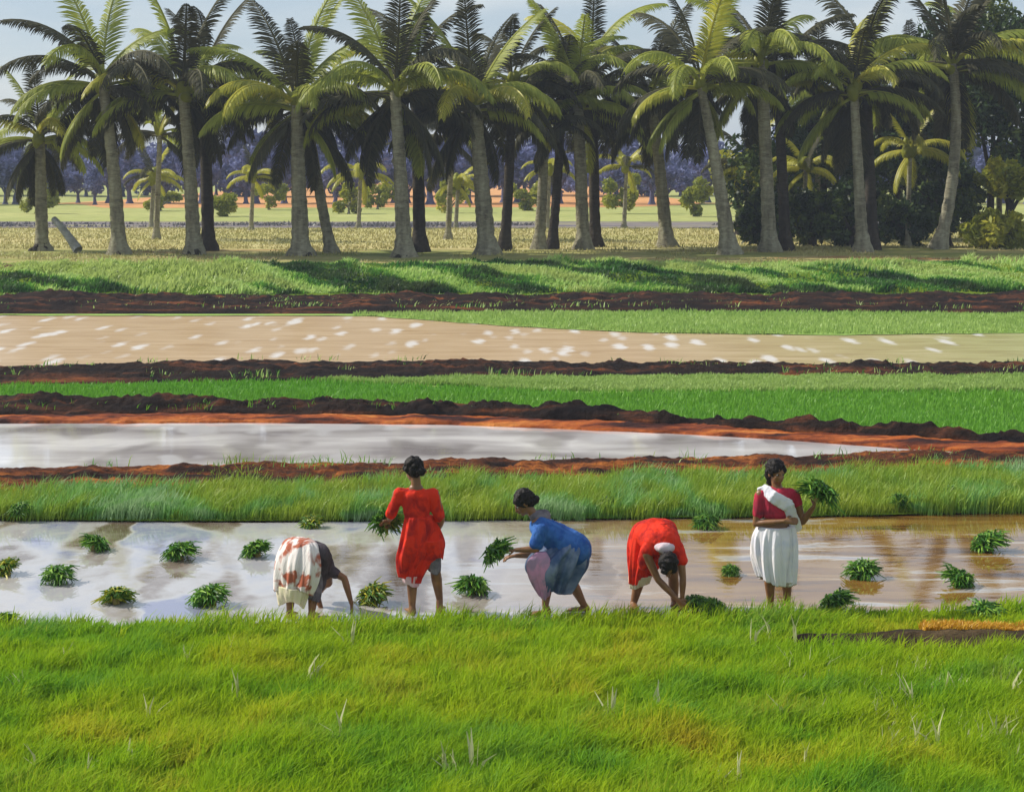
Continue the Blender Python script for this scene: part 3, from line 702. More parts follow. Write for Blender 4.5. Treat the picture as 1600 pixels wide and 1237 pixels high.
PALMS = [  # base x, y, crown x, y, bend, r0, r1, size, label
    (66, 392, 62, 215, 0.0, .30, .22, .80, 'shortest coconut palm at the far left with crown lower than its neighbours'),
    (186, 398, 160, 130, 0.2, .33, .21, 1.05, 'second coconut palm from the left with trunk leaning slightly left'),
    (303, 398, 286, 142, 0.1, .34, .22, 1.05, 'thick coconut palm with dark footed trunk and arching lit fronds, third from left'),
    (470, 400, 463, 165, 0.0, .40, .24, 1.05, 'upright coconut palm forming a V with a thinner leaning trunk'),
    (632, 402, 617, 142, 0.05, .36, .22, 1.1, 'tall coconut palm behind the woman in red, casting a dark shadow down the bank'),
    (762, 398, 742, 165, 0.0, .42, .26, 1.0, 'stout coconut palm behind the woman in blue, swollen at its foot'),
    (912, 390, 903, 160, 0.0, .32, .24, 1.0, 'coconut palm with straight pale trunk right of the twin thin trunks'),
    (1042, 386, 1017, 152, 0.1, .33, .22, 1.0, 'coconut palm with grey trunk leaning left, left of the brown earth patch'),
    (1140, 398, 1094, 132, 0.15, .38, .18, 1.0, 'coconut palm leaning left with swollen pale foot right of the brown earth patch'),
    (1203, 394, 1190, 95, 0.0, .34, .24, 1.05, 'tall coconut palm with smooth grey green trunk before the dark thicket'),
    (1348, 394, 1334, 140, 0.0, .30, .18, 1.0, 'slender coconut palm with round pale foot in front of the dark thicket'),
    (1466, 390, 1488, 100, 0.75, .30, .20, 1.15, 'rightmost coconut palm with trunk bowed to the right and yellow lit fronds'),
]
for k, (bx, by, tx, ty, bd, r0, r1, sz, lab) in enumerate(PALMS):
    palm(bx, by, tx, ty, lab, bd, r0 * .90, r1 * .90, sz * 1.22, seed=k + 1, nf=26, dark=0.36, back=8, roots=k < 5)
BACK = [  # a second line standing a little farther back
    (326, 392, 318, 120, 0.0, .27, .2, 1.0, 'dark coconut palm directly behind the thick third palm'),
    (519, 396, 478, 150, -.2, .22, .16, .9, 'thin coconut palm leaning left, forming the V with the upright trunk'),
    (656, 394, 650, 110, 0.0, .26, .2, 1.05, 'dark coconut palm just right of the tall one behind the woman in red'),
    (788, 392, 800, 130, .1, .22, .17, 1.0, 'dark thin coconut palm leaning right beside the stout swollen one'),
    (842, 390, 850, 185, .1, .24, .17, .85, 'left thin trunk of the twin coconut palms, lower crown'),
    (862, 389, 880, 120, .1, .20, .16, .95, 'right thin trunk of the twin coconut palms, leaning right'),
    (930, 386, 925, 95, 0.0, .24, .19, 1.05, 'dark coconut palm hidden behind the straight pale trunk'),
    (1228, 392, 1215, 120, 0.0, .24, .18, .95, 'dark coconut palm just right of the tall grey green trunk'),
    (1364, 391, 1352, 90, 0.0, .24, .18, 1.1, 'dark coconut palm behind the slender one with the round foot'),
]
for k, (bx, by, tx, ty, bd, r0, r1, sz, lab) in enumerate(BACK):
    palm(bx, by, tx, ty, lab, bd, r0, r1, sz * 1.1, seed=k + 31, nf=14, dark=0.5, back=1, bark=M_BARKD if k not in (1, 4) else M_BARK)

for k, (px, ty, sz, lab) in enumerate([
    (244, 205, .95, 'dark palm standing farther back between the second and third palms'),
    (700, 215, .95, 'dark palm standing farther back between the tall palm and the stout palm'),
    (1275, 170, 1.1, 'dark palm standing farther back at the edge of the thicket'),
    (1425, 140, 1.1, 'dark palm standing farther back between the slender palm and the bowed palm'),
    (1560, 110, 1.2, 'dark palm standing farther back at the right edge')]):
    palm(px, 374, px + 6, ty, lab, 0, .14, .11, sz * 1.1, seed=120 + k, nf=15, dark=0.7, bark=M_BARK, group='coconut palms standing farther back')

# fallen log at the left
def log_mesh():
    V = []; Fc = []
    a, b = Vector((0, 0, 0.12)), Vector((-1.15, 0.9, 1.3))
    pts = [a.lerp(b, k / 8) + Vector((0, 0, 0.06 * math.sin(k / 8 * math.pi))) for k in range(9)]
    tube(V, Fc, pts, [0.20, .19, .17, .16, .15, .14, .13, .13, .12], 10)
    Fc.append(tuple(range(10))); Fc.append(tuple(range(80, 90)))
    me = bpy.data.meshes.new('fallen_log'); me.from_pydata([tuple(v) for v in V], [], Fc); return me
o = link('fallen_log', log_mesh(), M_LOG); o.location = at(122, 396, PLAT)
tag(o, 'pale grey log propped at a slant beside the leftmost palm', 'log')

# ------------------------------------------------------------------ broadleaf trees
def crown_mesh(name, c, R, n, leaf, mat, seed=0, clusters=26, cr=0.42, zmin=None):
    r = np.random.default_rng(seed)
    d = r.normal(size=(clusters, 3)); d /= np.linalg.norm(d, axis=1)[:, None]
    cc = d * (r.random((clusters, 1)) ** 0.45) * np.array(R) * 0.82
    k = r.integers(0, clusters, n)
    e = r.normal(size=(n, 3)); e /= np.linalg.norm(e, axis=1)[:, None]
    rad = cr * min(R) * (0.6 + 0.7 * r.random(clusters))[k][:, None]
    P = np.array(c) + cc[k] + e * rad * (r.random((n, 1)) ** 0.35)
    if zmin is not None: P[:, 2] = np.maximum(P[:, 2], zmin + 0.05 * r.random(n))
    u = r.normal(size=(n, 3)); u /= np.linalg.norm(u, axis=1)[:, None]
    v = np.cross(u, r.normal(size=(n, 3))); v /= np.linalg.norm(v, axis=1)[:, None]
    s = leaf * (0.6 + 0.8 * r.random((n, 1)))
    V = np.stack([P - u * s, P + v * s * .45, P + u * s, P - v * s * .45], 1).reshape(-1, 3)
    f = (np.arange(n) * 4)[:, None] + [0, 1, 2, 3]
    cv = r.random(clusters)[k] * 0.6 + r.random(n) * 0.4
    me = np_mesh(name, V, f, ('rnd', np.repeat(cv, 4))); me.materials.append(mat); return me
def limbs_mesh(h, R, r0, seed):
    r = random.Random(seed); V = []; Fc = []
    pts = [Vector((r.gauss(0, .04) * h * k / 6, r.gauss(0, .04) * h * k / 6, h * k / 6)) for k in range(7)]
    tube(V, Fc, pts, [r0 * (1.4 if k == 0 else 1 - k * .1) for k in range(7)], 8)
    for j in range(5):
        a = j * 1.26 + r.random(); s = pts[r.randint(3, 5)]
        e = Vector((math.cos(a) * R[0] * .6, math.sin(a) * R[1] * .6, h + r.uniform(-.1, .5) * R[2]))
        q = [s, s.lerp(e, .5) + Vector((0, 0, .1 * h)), e]
        tube(V, Fc, q, [r0 * .5, r0 * .33, r0 * .12], 6)
    me = bpy.data.meshes.new('trunk'); me.from_pydata([tuple(v) for v in V], [], Fc); return me
def tree(name, x, Y, h, R, n, leaf, mat, bark, label, cat='tree', group=None, seed=0, r0=0.16, clusters=26, meshes=None):
    t = empty(name, (x, Y, PLAT)); tag(t, label, cat, group)
    if meshes is None:
        tm = limbs_mesh(h, R, r0, seed); tm.materials.append(bark)
        cm = crown_mesh('crown', (0, 0, h + R[2] * .35), R, n, leaf, mat, seed, clusters, zmin=0.05)
    else: tm, cm = meshes
    link('trunk', tm, parent=t); link('crown', cm, parent=t, smooth=False)
    return t
# thicket at the right
for k, (px, Y, h, R, n, mat, lab) in enumerate([
    (1210, 86, 2.0, (2.2, 1.8, 2.4), 5200, M_DARKLEAF, 'low dark bush left end of the thicket beside the tall grey green palm'),
    (1290, 88, 3.4, (3.2, 2.4, 3.2), 9000, M_DARKLEAF, 'dark leafy tree between the tall palm and the slender palm'),
    (1400, 87, 3.0, (3.2, 2.4, 3.2), 9000, M_DARKLEAF, 'dark leafy tree between the slender palm and the bowed palm'),
    (1545, 86, 5.6, (4.0, 2.6, 4.2), 12000, M_DARKLEAF, 'tallest dark tree behind the bowed palm at the right edge'),
    (1330, 79, 0.9, (1.9, 1.0, 1.5), 4600, M_DARKLEAF, 'dark bush at the ground left of the slender palm'),
    (1195, 79, 0.6, (1.3, 0.9, 1.3), 3600, M_DARKLEAF, 'dark bush at the ground behind the foot of the tall grey green palm'),
    (1480, 80, 1.4, (2.0, 1.0, 2.0), 5200, M_DARKLEAF, 'dark bush standing taller than a person behind the foot of the bowed palm'),
    (1640, 84, 3.0, (3.0, 2.4, 3.4), 9000, M_DARKLEAF, 'dark tree cut by the right edge of the picture'),
    (1470, 90, 5.2, (3.4, 2.6, 3.4), 9000, M_DARKLEAF, 'dark tree whose crown fills the gap left of the bowed palm'),
    (1155, 92, 2.6, (1.5, 1.2, 1.0), 4200, M_OLIVE, 'yellow green tree behind the leaning palm with the swollen foot'),
    (1270, 80, 0.8, (1.5, 1.0, 1.1), 3800, M_DARKLEAF, 'dark bush at the ground right of the twin grey trunks'),
    (1420, 80, 0.7, (1.6, 1.0, 1.2), 3800, M_DARKLEAF, 'dark bush at the ground left of the bowed palm'),
    (1560, 78, 0.4, (1.7, 1.1, 0.9), 3800, M_OLIVE, 'yellow green bush at the foot of the thicket by the right edge'),
    (1575, 79, 2.4, (1.5, 1.0, .9), 3800, M_OLIVE, 'sunlit yellow green bush higher up at the right edge'),
]):
    tree('leafy_tree' if h > 1 else 'bush', (px - 800) * Y / F, Y, h, R, n, 0.16, mat, M_BARKD, lab, 'tree' if h > 1 else 'bush', 'trees of the dark thicket', seed=60 + k, r0=0.2, clusters=30)

# young palms with yellow green leaves in the middle distance
for k, (px, by, ty, sz, lab) in enumerate([
    (236, 356, 275, .62, 'small yellow green palm left of centre behind the second and third palms'),
    (392, 360, 275, .55, 'small yellow palm between the third palm and the V shaped pair'),
    (560, 356, 268, .70, 'small yellow green palm right of the V shaped pair'),
    (712, 356, 285, .55, 'small yellow palm between the tall palm and the stout palm'),
    (855, 356, 262, .55, 'small bright yellow palm behind the twin thin trunks'),
    (975, 356, 258, .65, 'small yellow palm between the straight pale trunk and the grey leaning trunk'),
    (1165, 374, 250, .75, 'bright yellow palm right of the leaning palm with the swollen foot'),
    (1255, 384, 262, .60, 'yellow palm leaves at the left edge of the dark thicket'),
    (1418, 386, 232, .75, 'pale green drooping young palm left of the bowed trunk')]):
    t = palm(px, by, px + 4, ty, lab, 0, .12, .09, sz, seed=80 + k, nf=13, tone='y', dark=0.12, group='young palms behind the main row', up=0.6)

for k, (px, Y, h, R_) in enumerate([(60, 128, .6, (1.5, 1, 1.0)), (250, 135, .5, (1.7, 1, .9)), (345, 122, .5, (1.2, 1, .8)), (420, 138, .9, (1.6, 1, 1.3)), (545, 128, .8, (1.4, 1, 1.3)), (590, 140, .6, (1.9, 1, 1.0)),
        (705, 130, .8, (1.5, 1, 1.3)), (820, 136, .7, (1.5, 1, 1.1)), (975, 128, .9, (1.6, 1, 1.4)), (1085, 122, .8, (1.4, 1, 1.2))]):
    tree('bush', (px - 800) * Y / F, Y, h, R_, 1500, 0.17, M_OLIVE, M_BARK, 'yellow green bush in the pale field between the palms and the blue tree line', 'bush', 'bushes in the pale field behind the palms', seed=160 + k, r0=.1, clusters=11)

# far tree line across the field
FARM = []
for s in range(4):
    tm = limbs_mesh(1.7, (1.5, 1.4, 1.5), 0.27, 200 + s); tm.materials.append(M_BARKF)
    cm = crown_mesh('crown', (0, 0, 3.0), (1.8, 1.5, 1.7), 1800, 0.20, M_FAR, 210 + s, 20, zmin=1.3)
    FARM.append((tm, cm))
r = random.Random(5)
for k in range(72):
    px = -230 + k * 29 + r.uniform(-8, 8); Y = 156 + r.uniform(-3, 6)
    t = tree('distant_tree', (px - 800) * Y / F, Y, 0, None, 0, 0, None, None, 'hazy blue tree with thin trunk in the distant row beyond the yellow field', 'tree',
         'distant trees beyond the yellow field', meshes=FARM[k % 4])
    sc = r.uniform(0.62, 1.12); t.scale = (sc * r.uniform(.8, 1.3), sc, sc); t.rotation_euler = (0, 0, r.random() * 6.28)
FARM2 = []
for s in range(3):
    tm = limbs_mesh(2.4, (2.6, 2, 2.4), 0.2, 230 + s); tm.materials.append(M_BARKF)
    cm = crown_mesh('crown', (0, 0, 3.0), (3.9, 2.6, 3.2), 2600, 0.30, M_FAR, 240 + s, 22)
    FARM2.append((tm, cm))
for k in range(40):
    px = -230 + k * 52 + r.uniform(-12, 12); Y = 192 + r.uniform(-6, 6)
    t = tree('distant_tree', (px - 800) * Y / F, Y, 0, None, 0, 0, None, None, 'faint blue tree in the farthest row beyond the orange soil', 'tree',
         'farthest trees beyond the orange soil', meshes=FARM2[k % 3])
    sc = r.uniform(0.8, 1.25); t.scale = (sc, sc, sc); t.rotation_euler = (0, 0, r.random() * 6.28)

# ------------------------------------------------------------------ people
def ell(bm, c, ax, rs):
    """ellipsoid with axes matrix ax (3 vectors) radii rs"""
    m = Matrix((ax[0] * rs[0], ax[1] * rs[1], ax[2] * rs[2])).transposed().to_4x4()
    bmesh.ops.create_uvsphere(bm, u_segments=20, v_segments=12, radius=1.0, matrix=Matrix.Translation(c) @ m)

def loft(name, rings, mat, parent, folds=0.02, nf=9, seed=0, n=120, sub=7, thick=0.0, hemwave=0.02):
    """rings: (centre, wvec, dvec) from waist to hem; pleats grow toward the hem"""
    bm = bmesh.new(); rows = []; K = len(rings) - 1
    def cr(a, b, c, d, t): return 0.5 * ((2 * b) + (c - a) * t + (2 * a - 5 * b + 4 * c - d) * t * t + (3 * b - a - 3 * c + d) * t ** 3)
    r = random.Random(seed); ph = [r.random() * 6.28 for _ in range(5)]
    for i in range(K * sub + 1):
        f = i / sub; k = min(int(f), K - 1); t = f - k
        g = [rings[max(0, k - 1)], rings[k], rings[k + 1], rings[min(K, k + 2)]]
        c, w, d = (cr(g[0][q], g[1][q], g[2][q], g[3][q], t) for q in range(3))
        T = i / (K * sub)
        row = []
        for j in range(n):
            a = 2 * math.pi * j / n
            m = 1 + folds / 0.11 * (0.25 + T) * (math.sin(nf * a + ph[0] + 1.5 * T) * .6 + math.sin((nf * 2 + 3) * a + ph[1] - 2 * T) * .3 + math.sin(3 * a + ph[2] + 3 * T) * .5)
            p = c + (w * math.cos(a) + d * math.sin(a)) * m
            p.z += hemwave * T ** 3 * math.sin(2 * a + ph[3])
            row.append(bm.verts.new(p))
        rows.append(row)
    for a, b in zip(rows[:-1], rows[1:]):
        for j in range(n): bm.faces.new((a[j], a[(j + 1) % n], b[(j + 1) % n], b[j]))
    bm.faces.new(rows[0])
    # inner hem turned up inside
    c = rings[-1][0] + Vector((0, 0, 0.06)); inner = [bm.verts.new(c + (v.co - rings[-1][0]) * 0.86) for v in rows[-1]]
    for j in range(n): bm.faces.new((rows[-1][j], rows[-1][(j + 1) % n], inner[(j + 1) % n], inner[j]))
    bm.faces.new(inner)
    bmesh.ops.recalc_face_normals(bm, faces=bm.faces)
    me = bpy.data.meshes.new(name); bm.to_mesh(me); bm.free(); me.materials.append(mat)
    return link(name, me, None, parent)

class Person:
    def __init__(s, px, py, label):
        p = at(px, py, 0.0); s.o = Vector((p.x, p.y, 0.0)); s.Y = p.y
        s.root = empty('person', s.o); tag(s.root, label, 'person')
        s.bm = bmesh.new()
    def P(s, px, py, dy=0.0):
        Y = s.Y + dy
        return Vector(((px - 800) * Y / F, Y, H - (py - HOR) * Y / F)) - s.o
    def limb(s, pts, rs, bm=None, inf=0.0):
        bm = bm or s.bm
        for (a, b), (ra, rb) in zip(zip(pts[:-1], pts[1:]), zip(rs[:-1], rs[1:])): cap_(bm, a, ra + inf, b, rb + inf)
    def leg(s, hip, knee, ankle, toe):
        s.limb([hip, hip.lerp(knee, .5), knee], [.085, .075, .055])
        calf = knee.lerp(ankle, .33) + (knee - ankle).cross(Vector((1, 0, 0))).normalized() * 0.0
        s.limb([knee, calf, ankle], [.052, .055, .034])
        d = toe - ankle; d.z = 0; d = d.normalized() if d.length > 1e-3 else Vector((0, -1, 0))
        heel = Vector((ankle.x, ankle.y, 0.0)) - d * .03
        cap_(s.bm, ankle, .034, Vector((heel.x, heel.y, .02)), .036)
        sd = Vector((-d.y, d.x, 0))
        esec(s.bm, Vector((heel.x, heel.y, .02)), Vector((heel.x, heel.y, .012)) + d * .15, .034, .028, .046, .02, sd)
        for k in range(5): cap_(s.bm, Vector((heel.x, heel.y, .012)) + d * .14 + sd * (.036 - .018 * k), .013, Vector((heel.x, heel.y, .008)) + d * (.20 - .008 * k) + sd * (.042 - .021 * k), .010)
    def arm(s, sh, el, wr, hdir, nrm, curl=0.5, side=1):
        s.limb([sh, sh.lerp(el, .5), el], [.050, .043, .034])
        s.limb([el, el.lerp(wr, .3), wr], [.034, .036, .022])
        hdir = hdir.normalized(); nrm = (nrm - hdir * nrm.dot(hdir)).normalized(); sd = hdir.cross(nrm) * side
        esec(s.bm, wr, wr + hdir * .075, .024, .016, .038, .013, sd)
        for k, L in enumerate((.062, .072, .068, .052)):
            b = wr + hdir * .078 + sd * (.027 - .018 * k)
            d1 = (hdir + nrm * curl * .6 + sd * (.12 - .08 * k)).normalized(); m = b + d1 * L * .5
            d2 = (hdir * (1 - curl * .6) + nrm * curl * 1.3).normalized(); e = m + d2 * L * .5
            cap_(s.bm, b - hdir * .02, .0095, m, .0088, 8); cap_(s.bm, m, .0088, e, .0072, 8)
        tb = wr + hdir * .025 + sd * .025; tm = tb + (hdir * .6 + sd * .8 + nrm * .4).normalized() * .035
        cap_(s.bm, tb, .012, tm, .0105, 8); cap_(s.bm, tm, .0105, tm + (hdir + nrm * .7).normalized() * .03, .008, 8)
        s.hand = wr + hdir * .09 + nrm * .03
    def torso(s, pel, chest, neck, sd, hip=.165, waist=.12, ch=.15, dep=.105):
        mid = pel.lerp(chest, .5)
        esec(s.bm, pel, mid, hip, dep + .015, waist, dep - .01, sd)
        esec(s.bm, mid, chest, waist, dep - .01, ch, dep, sd)
        esec(s.bm, chest, chest.lerp(neck, .75), ch, dep, .075, .06, sd)
    def head(s, c, fwd, up, sd=None, neck=None):
        fwd = fwd.normalized(); up = (up - fwd * up.dot(fwd)).normalized(); sd = fwd.cross(up).normalized()
        A = (sd, fwd, up); bm = s.bm
        if neck: cap_(bm, neck, .052, c - up * .05 - fwd * .015, .046)
        ell(bm, c + up * .025 - fwd * .01, A, (.076, .094, .088))
        ell(bm, c - up * .035 + fwd * .022, A, (.060, .066, .075))
        cap_(bm, c - up * .088 + fwd * .058, .020, c - up * .085 + fwd * .062, .020)          # chin
        cap_(bm, c + up * .012 + fwd * .086, .008, c - up * .028 + fwd * .102, .012, 10)       # nose
        for q in (-1, 1):
            cap_(bm, c + up * .022 + fwd * .080 + sd * q * .014, .009, c + up * .024 + fwd * .070 + sd * q * .046, .008, 10)  # brow
            cap_(bm, c - up * .018 + fwd * .062 + sd * q * .036, .016, c - up * .028 + fwd * .058 + sd * q * .040, .016, 10)  # cheek
            ell(bm, c - up * .010 + sd * q * .076 - fwd * .008, A, (.009, .020, .030))         # ear
            cap_(bm, c - up * .028 + fwd * .094 + sd * q * .010, .007, c - up * .028 + fwd * .090 + sd * q * .013, .007, 8)
        for dz, rr in ((-.050, .0085), (-.060, .009)):
            cap_(bm, c + up * dz + fwd * .086 - sd * .019, rr * .7, c + up * dz + fwd * .093, rr, 8); cap_(bm, c + up * dz + fwd * .093, rr, c + up * dz + fwd * .086 + sd * .019, rr * .7, 8)
        for q in (-1, 1):
            b2 = bmesh.new(); ell(b2, c + up * .004 + fwd * .070 + sd * q * .031, A, (.0125, .0135, .0080))
            me = bpy.data.meshes.new('eye'); b2.to_mesh(me); b2.free(); me.materials.append(M_EYE); e = link('eye', me, None, s.root)
            b2 = bmesh.new(); ell(b2, c + up * .004 + fwd * .0805 + sd * q * .031, A, (.0078, .0055, .0075))
            me = bpy.data.meshes.new('pupil'); b2.to_mesh(me); b2.free(); me.materials.append(M_PUPIL); link('pupil', me, None, e)
        s.hd = (c, fwd, up, sd)
    def hair(s, bun=True, long=False):
        c, fwd, up, sd = s.hd; A = (sd, fwd, up); bm = bmesh.new()
        ell(bm, c + up * .042 - fwd * .028, A, (.096, .105, .098))
        ell(bm, c + up * .005 - fwd * .050, A, (.084, .070, .085))
        for q in (-1, 1): ell(bm, c + up * .045 + sd * q * .045 + fwd * .035, A, (.040, .042, .040))
        if bun: ell(bm, c - up * .035 - fwd * .115, A, (.048, .042, .045))
        if long: esec(bm, c - fwd * .07, c - fwd * .085 - up * .12, .08, .04, .05, .03, sd)
        remeshed('hair', bm, .007, M_HAIR, s.root, 1, fold=.020, fs=24, fz=24)
    def done(s): remeshed('body', s.bm, .0062, M_SKIN, s.root, 3)

# --- woman in red dress, back to us, holding a bundle
p = Person(660, 958, 'person standing with back turned in a bright red sari, holding a green bundle'); P = p.P
hd = Vector((-.55, .75, -.35))
p.torso(P(657, 838), P(650, 782), P(650, 758), Vector((1, .15, 0)), .15, .10, .125, .09)
p.head(P(646, 736, -.0) + Vector((0, 0.03, 0)), hd, Vector((-.1, 0, 1)), neck=P(650, 760))
p.leg(P(645, 845), P(644, 896, .02), P(644, 946, 0.0), P(636, 960, .3))
p.leg(P(669, 845), P(680, 890, .06), P(687, 936, .10), P(690, 950, .4))
p.arm(P(621, 771), P(610, 806, .03), P(609, 812, .22), Vector((-.6, .5, -.2)), Vector((0, -.2, -1)), .7)
p.arm(P(679, 772), P(690, 812, .02), P(682, 832, .16), Vector((-.4, .6, -.4)), Vector((-1, 0, 0)), .6, -1)
p.done(); p.hair()
bm = bmesh.new()
esec(bm, P(655, 845), P(652, 805), .160, .135, .122, .110, Vector((1, .1, 0)))
esec(bm, P(652, 805), P(650, 778), .122, .110, .162, .110, Vector((1, .1, 0)))
esec(bm, P(624, 771), P(676, 773), .062, .062, .062, .062, Vector((0, 1, 0)))
cap_(bm, P(624, 773), .062, P(611, 802, .03), .052); cap_(bm, P(676, 775), .066, P(687, 806, .02), .056)
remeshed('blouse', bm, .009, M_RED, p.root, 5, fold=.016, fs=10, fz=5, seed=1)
X, D = Vector((1, .1, 0)), Vector((0, 1, 0))
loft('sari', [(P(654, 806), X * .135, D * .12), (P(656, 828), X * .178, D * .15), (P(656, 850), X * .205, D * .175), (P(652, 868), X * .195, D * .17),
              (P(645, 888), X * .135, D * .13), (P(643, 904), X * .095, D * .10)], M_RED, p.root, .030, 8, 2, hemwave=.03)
loft('sari_hem', [(P(643, 898), X * .102, D * .105), (P(643, 906), X * .090, D * .10), (P(644, 912), X * .075, D * .09)], M_PINKHEM, p.root, .012, 8, 2)
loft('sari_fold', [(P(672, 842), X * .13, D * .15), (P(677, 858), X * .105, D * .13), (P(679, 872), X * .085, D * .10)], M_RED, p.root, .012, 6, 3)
loft('underskirt', [(P(674, 860), X * .085, D * .10), (P(677, 878), X * .078, D * .09), (P(679, 893), X * .062, D * .07)], M_GREYC, p.root, .010, 7, 4)
bundle(p.o + P(606, 822, .26), 'green bundle held in the left hand of the woman in the red sari', 'rice seedling bundles carried by hand', .95, (-.9, -.5), 0, BM[1])

# --- woman in blue stooping to the left
p = Person(868, 958, 'person stooping left in blue blouse and slate skirt, reaching out with a green bundle'); P = p.P
p.torso(P(893, 862), P(850, 824), P(836, 810), Vector((.2, 1, 0)), .165, .13, .15, .11)
p.head(P(818, 786), Vector((-.86, -.12, -.55)), Vector((-.5, 0, .9)), neck=P(840, 812))
p.leg(P(884, 872, -.09), P(856, 905, -.10), P(852, 946, -.02), P(838, 958, -.05))
p.leg(P(894, 872, .09), P(893, 908, .10), P(912, 944, .12), P(902, 958, .12))
p.arm(P(846, 826, -.14), P(838, 858, -.17), P(806, 859, -.14), Vector((-1, 0, -.05)), Vector((0, .1, -1)), .7)
p.arm(P(846, 828, .14), P(832, 866, .16), P(806, 868, .10), Vector((-1, -.2, -.1)), Vector((0, .1, -1)), .7, -1)
p.done(); p.hair()
bm = bmesh.new()
esec(bm, P(898, 858), P(868, 838), .185, .165, .175, .135, Vector((.2, 1, 0)))
esec(bm, P(868, 838), P(846, 824), .175, .135, .165, .115, Vector((.2, 1, 0)))
cap_(bm, P(846, 826, -.13), .072, P(838, 850, -.16), .066); cap_(bm, P(846, 826, .13), .070, P(836, 852, .15), .06)
remeshed('blouse', bm, .009, M_BLUE, p.root, 5, fold=.018, fs=9, fz=6, seed=3)
bm = bmesh.new(); cap_(bm, P(836, 806), .060, P(851, 806, .02), .062); cap_(bm, P(851, 806, .02), .062, P(846, 822), .06)
remeshed('scarf', bm, .009, M_GREYC, p.root, 4, fold=.012, seed=4)
X = Vector((1, 0, 0))
loft('skirt', [(P(893, 838), Vector((.07, 0, -.04)), D * .12), (P(889, 850), Vector((.165, 0, -.03)), D * .19), (P(876, 866), Vector((.265, 0, 0)), D * .22), (P(868, 886), X * .275, D * .23), (P(865, 904), X * .215, D * .20),
               (P(862, 921), X * .155, D * .16)], M_SLATE, p.root, .030, 9, 5, hemwave=.03)
loft('shawl', [(P(846, 862, -.19), X * .05, D * .03), (P(843, 876, -.225), X * .115, D * .03), (P(843, 895, -.235), X * .105, D * .032), (P(846, 915, -.215), X * .075, D * .03), (P(850, 934, -.18), X * .04, D * .025)],
     M_PINK, p.root, .035, 4, 6, n=160, hemwave=.02)
bundle(p.o + P(785, 872, -.14), 'dark green bundle in the outstretched hand of the woman in blue', 'rice seedling bundles carried by hand', .95, (0, -0.7), 0, BM[2])

# --- woman stooping away in white and rust cloth
p = Person(478, 962, 'person bent double facing away in white cloth stained rust, bare arm reaching down'); P = p.P
SD = Vector((.85, -.5, 0))
p.torso(P(470, 872, 0), P(500, 890, .34), P(512, 915, .46), SD, .17, .13, .15, .11)
p.head(P(502, 908, .64), Vector((.1, .3, -.95)), Vector((.1, .95, .3)), neck=P(505, 900, .48))
p.leg(P(458, 880, 0), P(455, 915, -.02), P(453, 952, -.04), P(462, 962, .2))
p.leg(P(486, 880, -.02), P(491, 918, -.02), P(487, 956, -.08), P(494, 966, .1))
p.arm(P(511, 888, .22), P(538, 903, .22), P(549, 942, .18), Vector((.1, 0, -1)), Vector((-1, .2, 0)), .4)
p.arm(P(488, 905, .42), P(494, 930, .46), P(502, 950, .40), Vector((.3, 0, -1)), Vector((1, .2, 0)), .4, -1)
p.done(); p.hair(bun=False)
bm = bmesh.new()
esec(bm, P(493, 866, .06), P(499, 886, .30), .150, .135, .160, .125, SD); esec(bm, P(497, 868, .0), P(494, 912, .02), .12, .12, .085, .10, SD)  # dark blouse widened to stand for the body's shaded right side
cap_(bm, P(507, 886, .22), .070, P(525, 896, .22), .054); cap_(bm, P(488, 900, .40), .068, P(491, 918, .43), .056)
remeshed('blouse', bm, .009, M_DARKC, p.root, 4, fold=.012, seed=6)
loft('wrap', [(P(472, 841, .06), SD * .12, D * .08), (P(469, 848, .05), SD * .20, D * .16), (P(465, 872, .0), SD * .255, D * .20), (P(462, 898, -.03), SD * .25, D * .20), (P(458, 920, -.04), SD * .215, D * .18)],
     M_WHITERUST, p.root, .020, 8, 8, hemwave=.04)
loft('wrap_border', [(P(458, 914, -.04), SD * .224, D * .188), (P(456, 928, -.04), SD * .19, D * .165), (P(455, 942, -.04), SD * .15, D * .12)], M_CREAM, p.root, .012, 8, 8, hemwave=.04)
loft('underskirt', [(P(488, 895, -.02), X * .11, D * .12), (P(489, 920, -.02), X * .09, D * .10), (P(488, 936, -.03), X * .075, D * .09)], M_GREYC, p.root, .012, 7, 9)

# --- woman in red bent double toward us
p = Person(1028, 954, 'person bent double toward us in a red sari, both arms reaching down to seedlings'); P = p.P
SD = Vector((.95, .25, 0))
p.torso(P(1022, 838, .28), P(1036, 854, -.01), P(1040, 862, -.12), SD, .15, .12, .125, .09)
p.head(P(1044, 884, -.20), Vector((.1, -.35, -.9)), Vector((.1, -.95, .1)), neck=P(1041, 862, -.12))
p.leg(P(1004, 850, .28), P(1000, 902, .22), P(990, 942, .22), P(992, 954, -.05))
p.leg(P(1046, 850, .30), P(1052, 900, .26), P(1054, 940, .30), P(1056, 950, .0))
p.arm(P(1010, 866, -.04), P(1028, 905, -.08), P(1060, 938, -.10), Vector((.6, 0, -.6)), Vector((0, 1, .2)), .6)
p.arm(P(1062, 866, -.02), P(1067, 902, -.06), P(1066, 934, -.08), Vector((0, 0, -1)), Vector((0, 1, .1)), .6, -1)
p.done(); p.hair(bun=True)
bm = bmesh.new()
esec(bm, P(1024, 836, .24), P(1035, 848, .02), .235, .17, .185, .15, SD)
cap_(bm, P(1012, 860, -.02), .075, P(1006, 880, .02), .066); cap_(bm, P(1058, 856, .0), .070, P(1065, 876, -.03), .060)
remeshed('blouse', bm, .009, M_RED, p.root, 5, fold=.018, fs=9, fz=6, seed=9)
bm = bmesh.new(); esec(bm, P(1034, 852, -.04), P(1041, 856, -.13), .105, .06, .09, .05, SD)
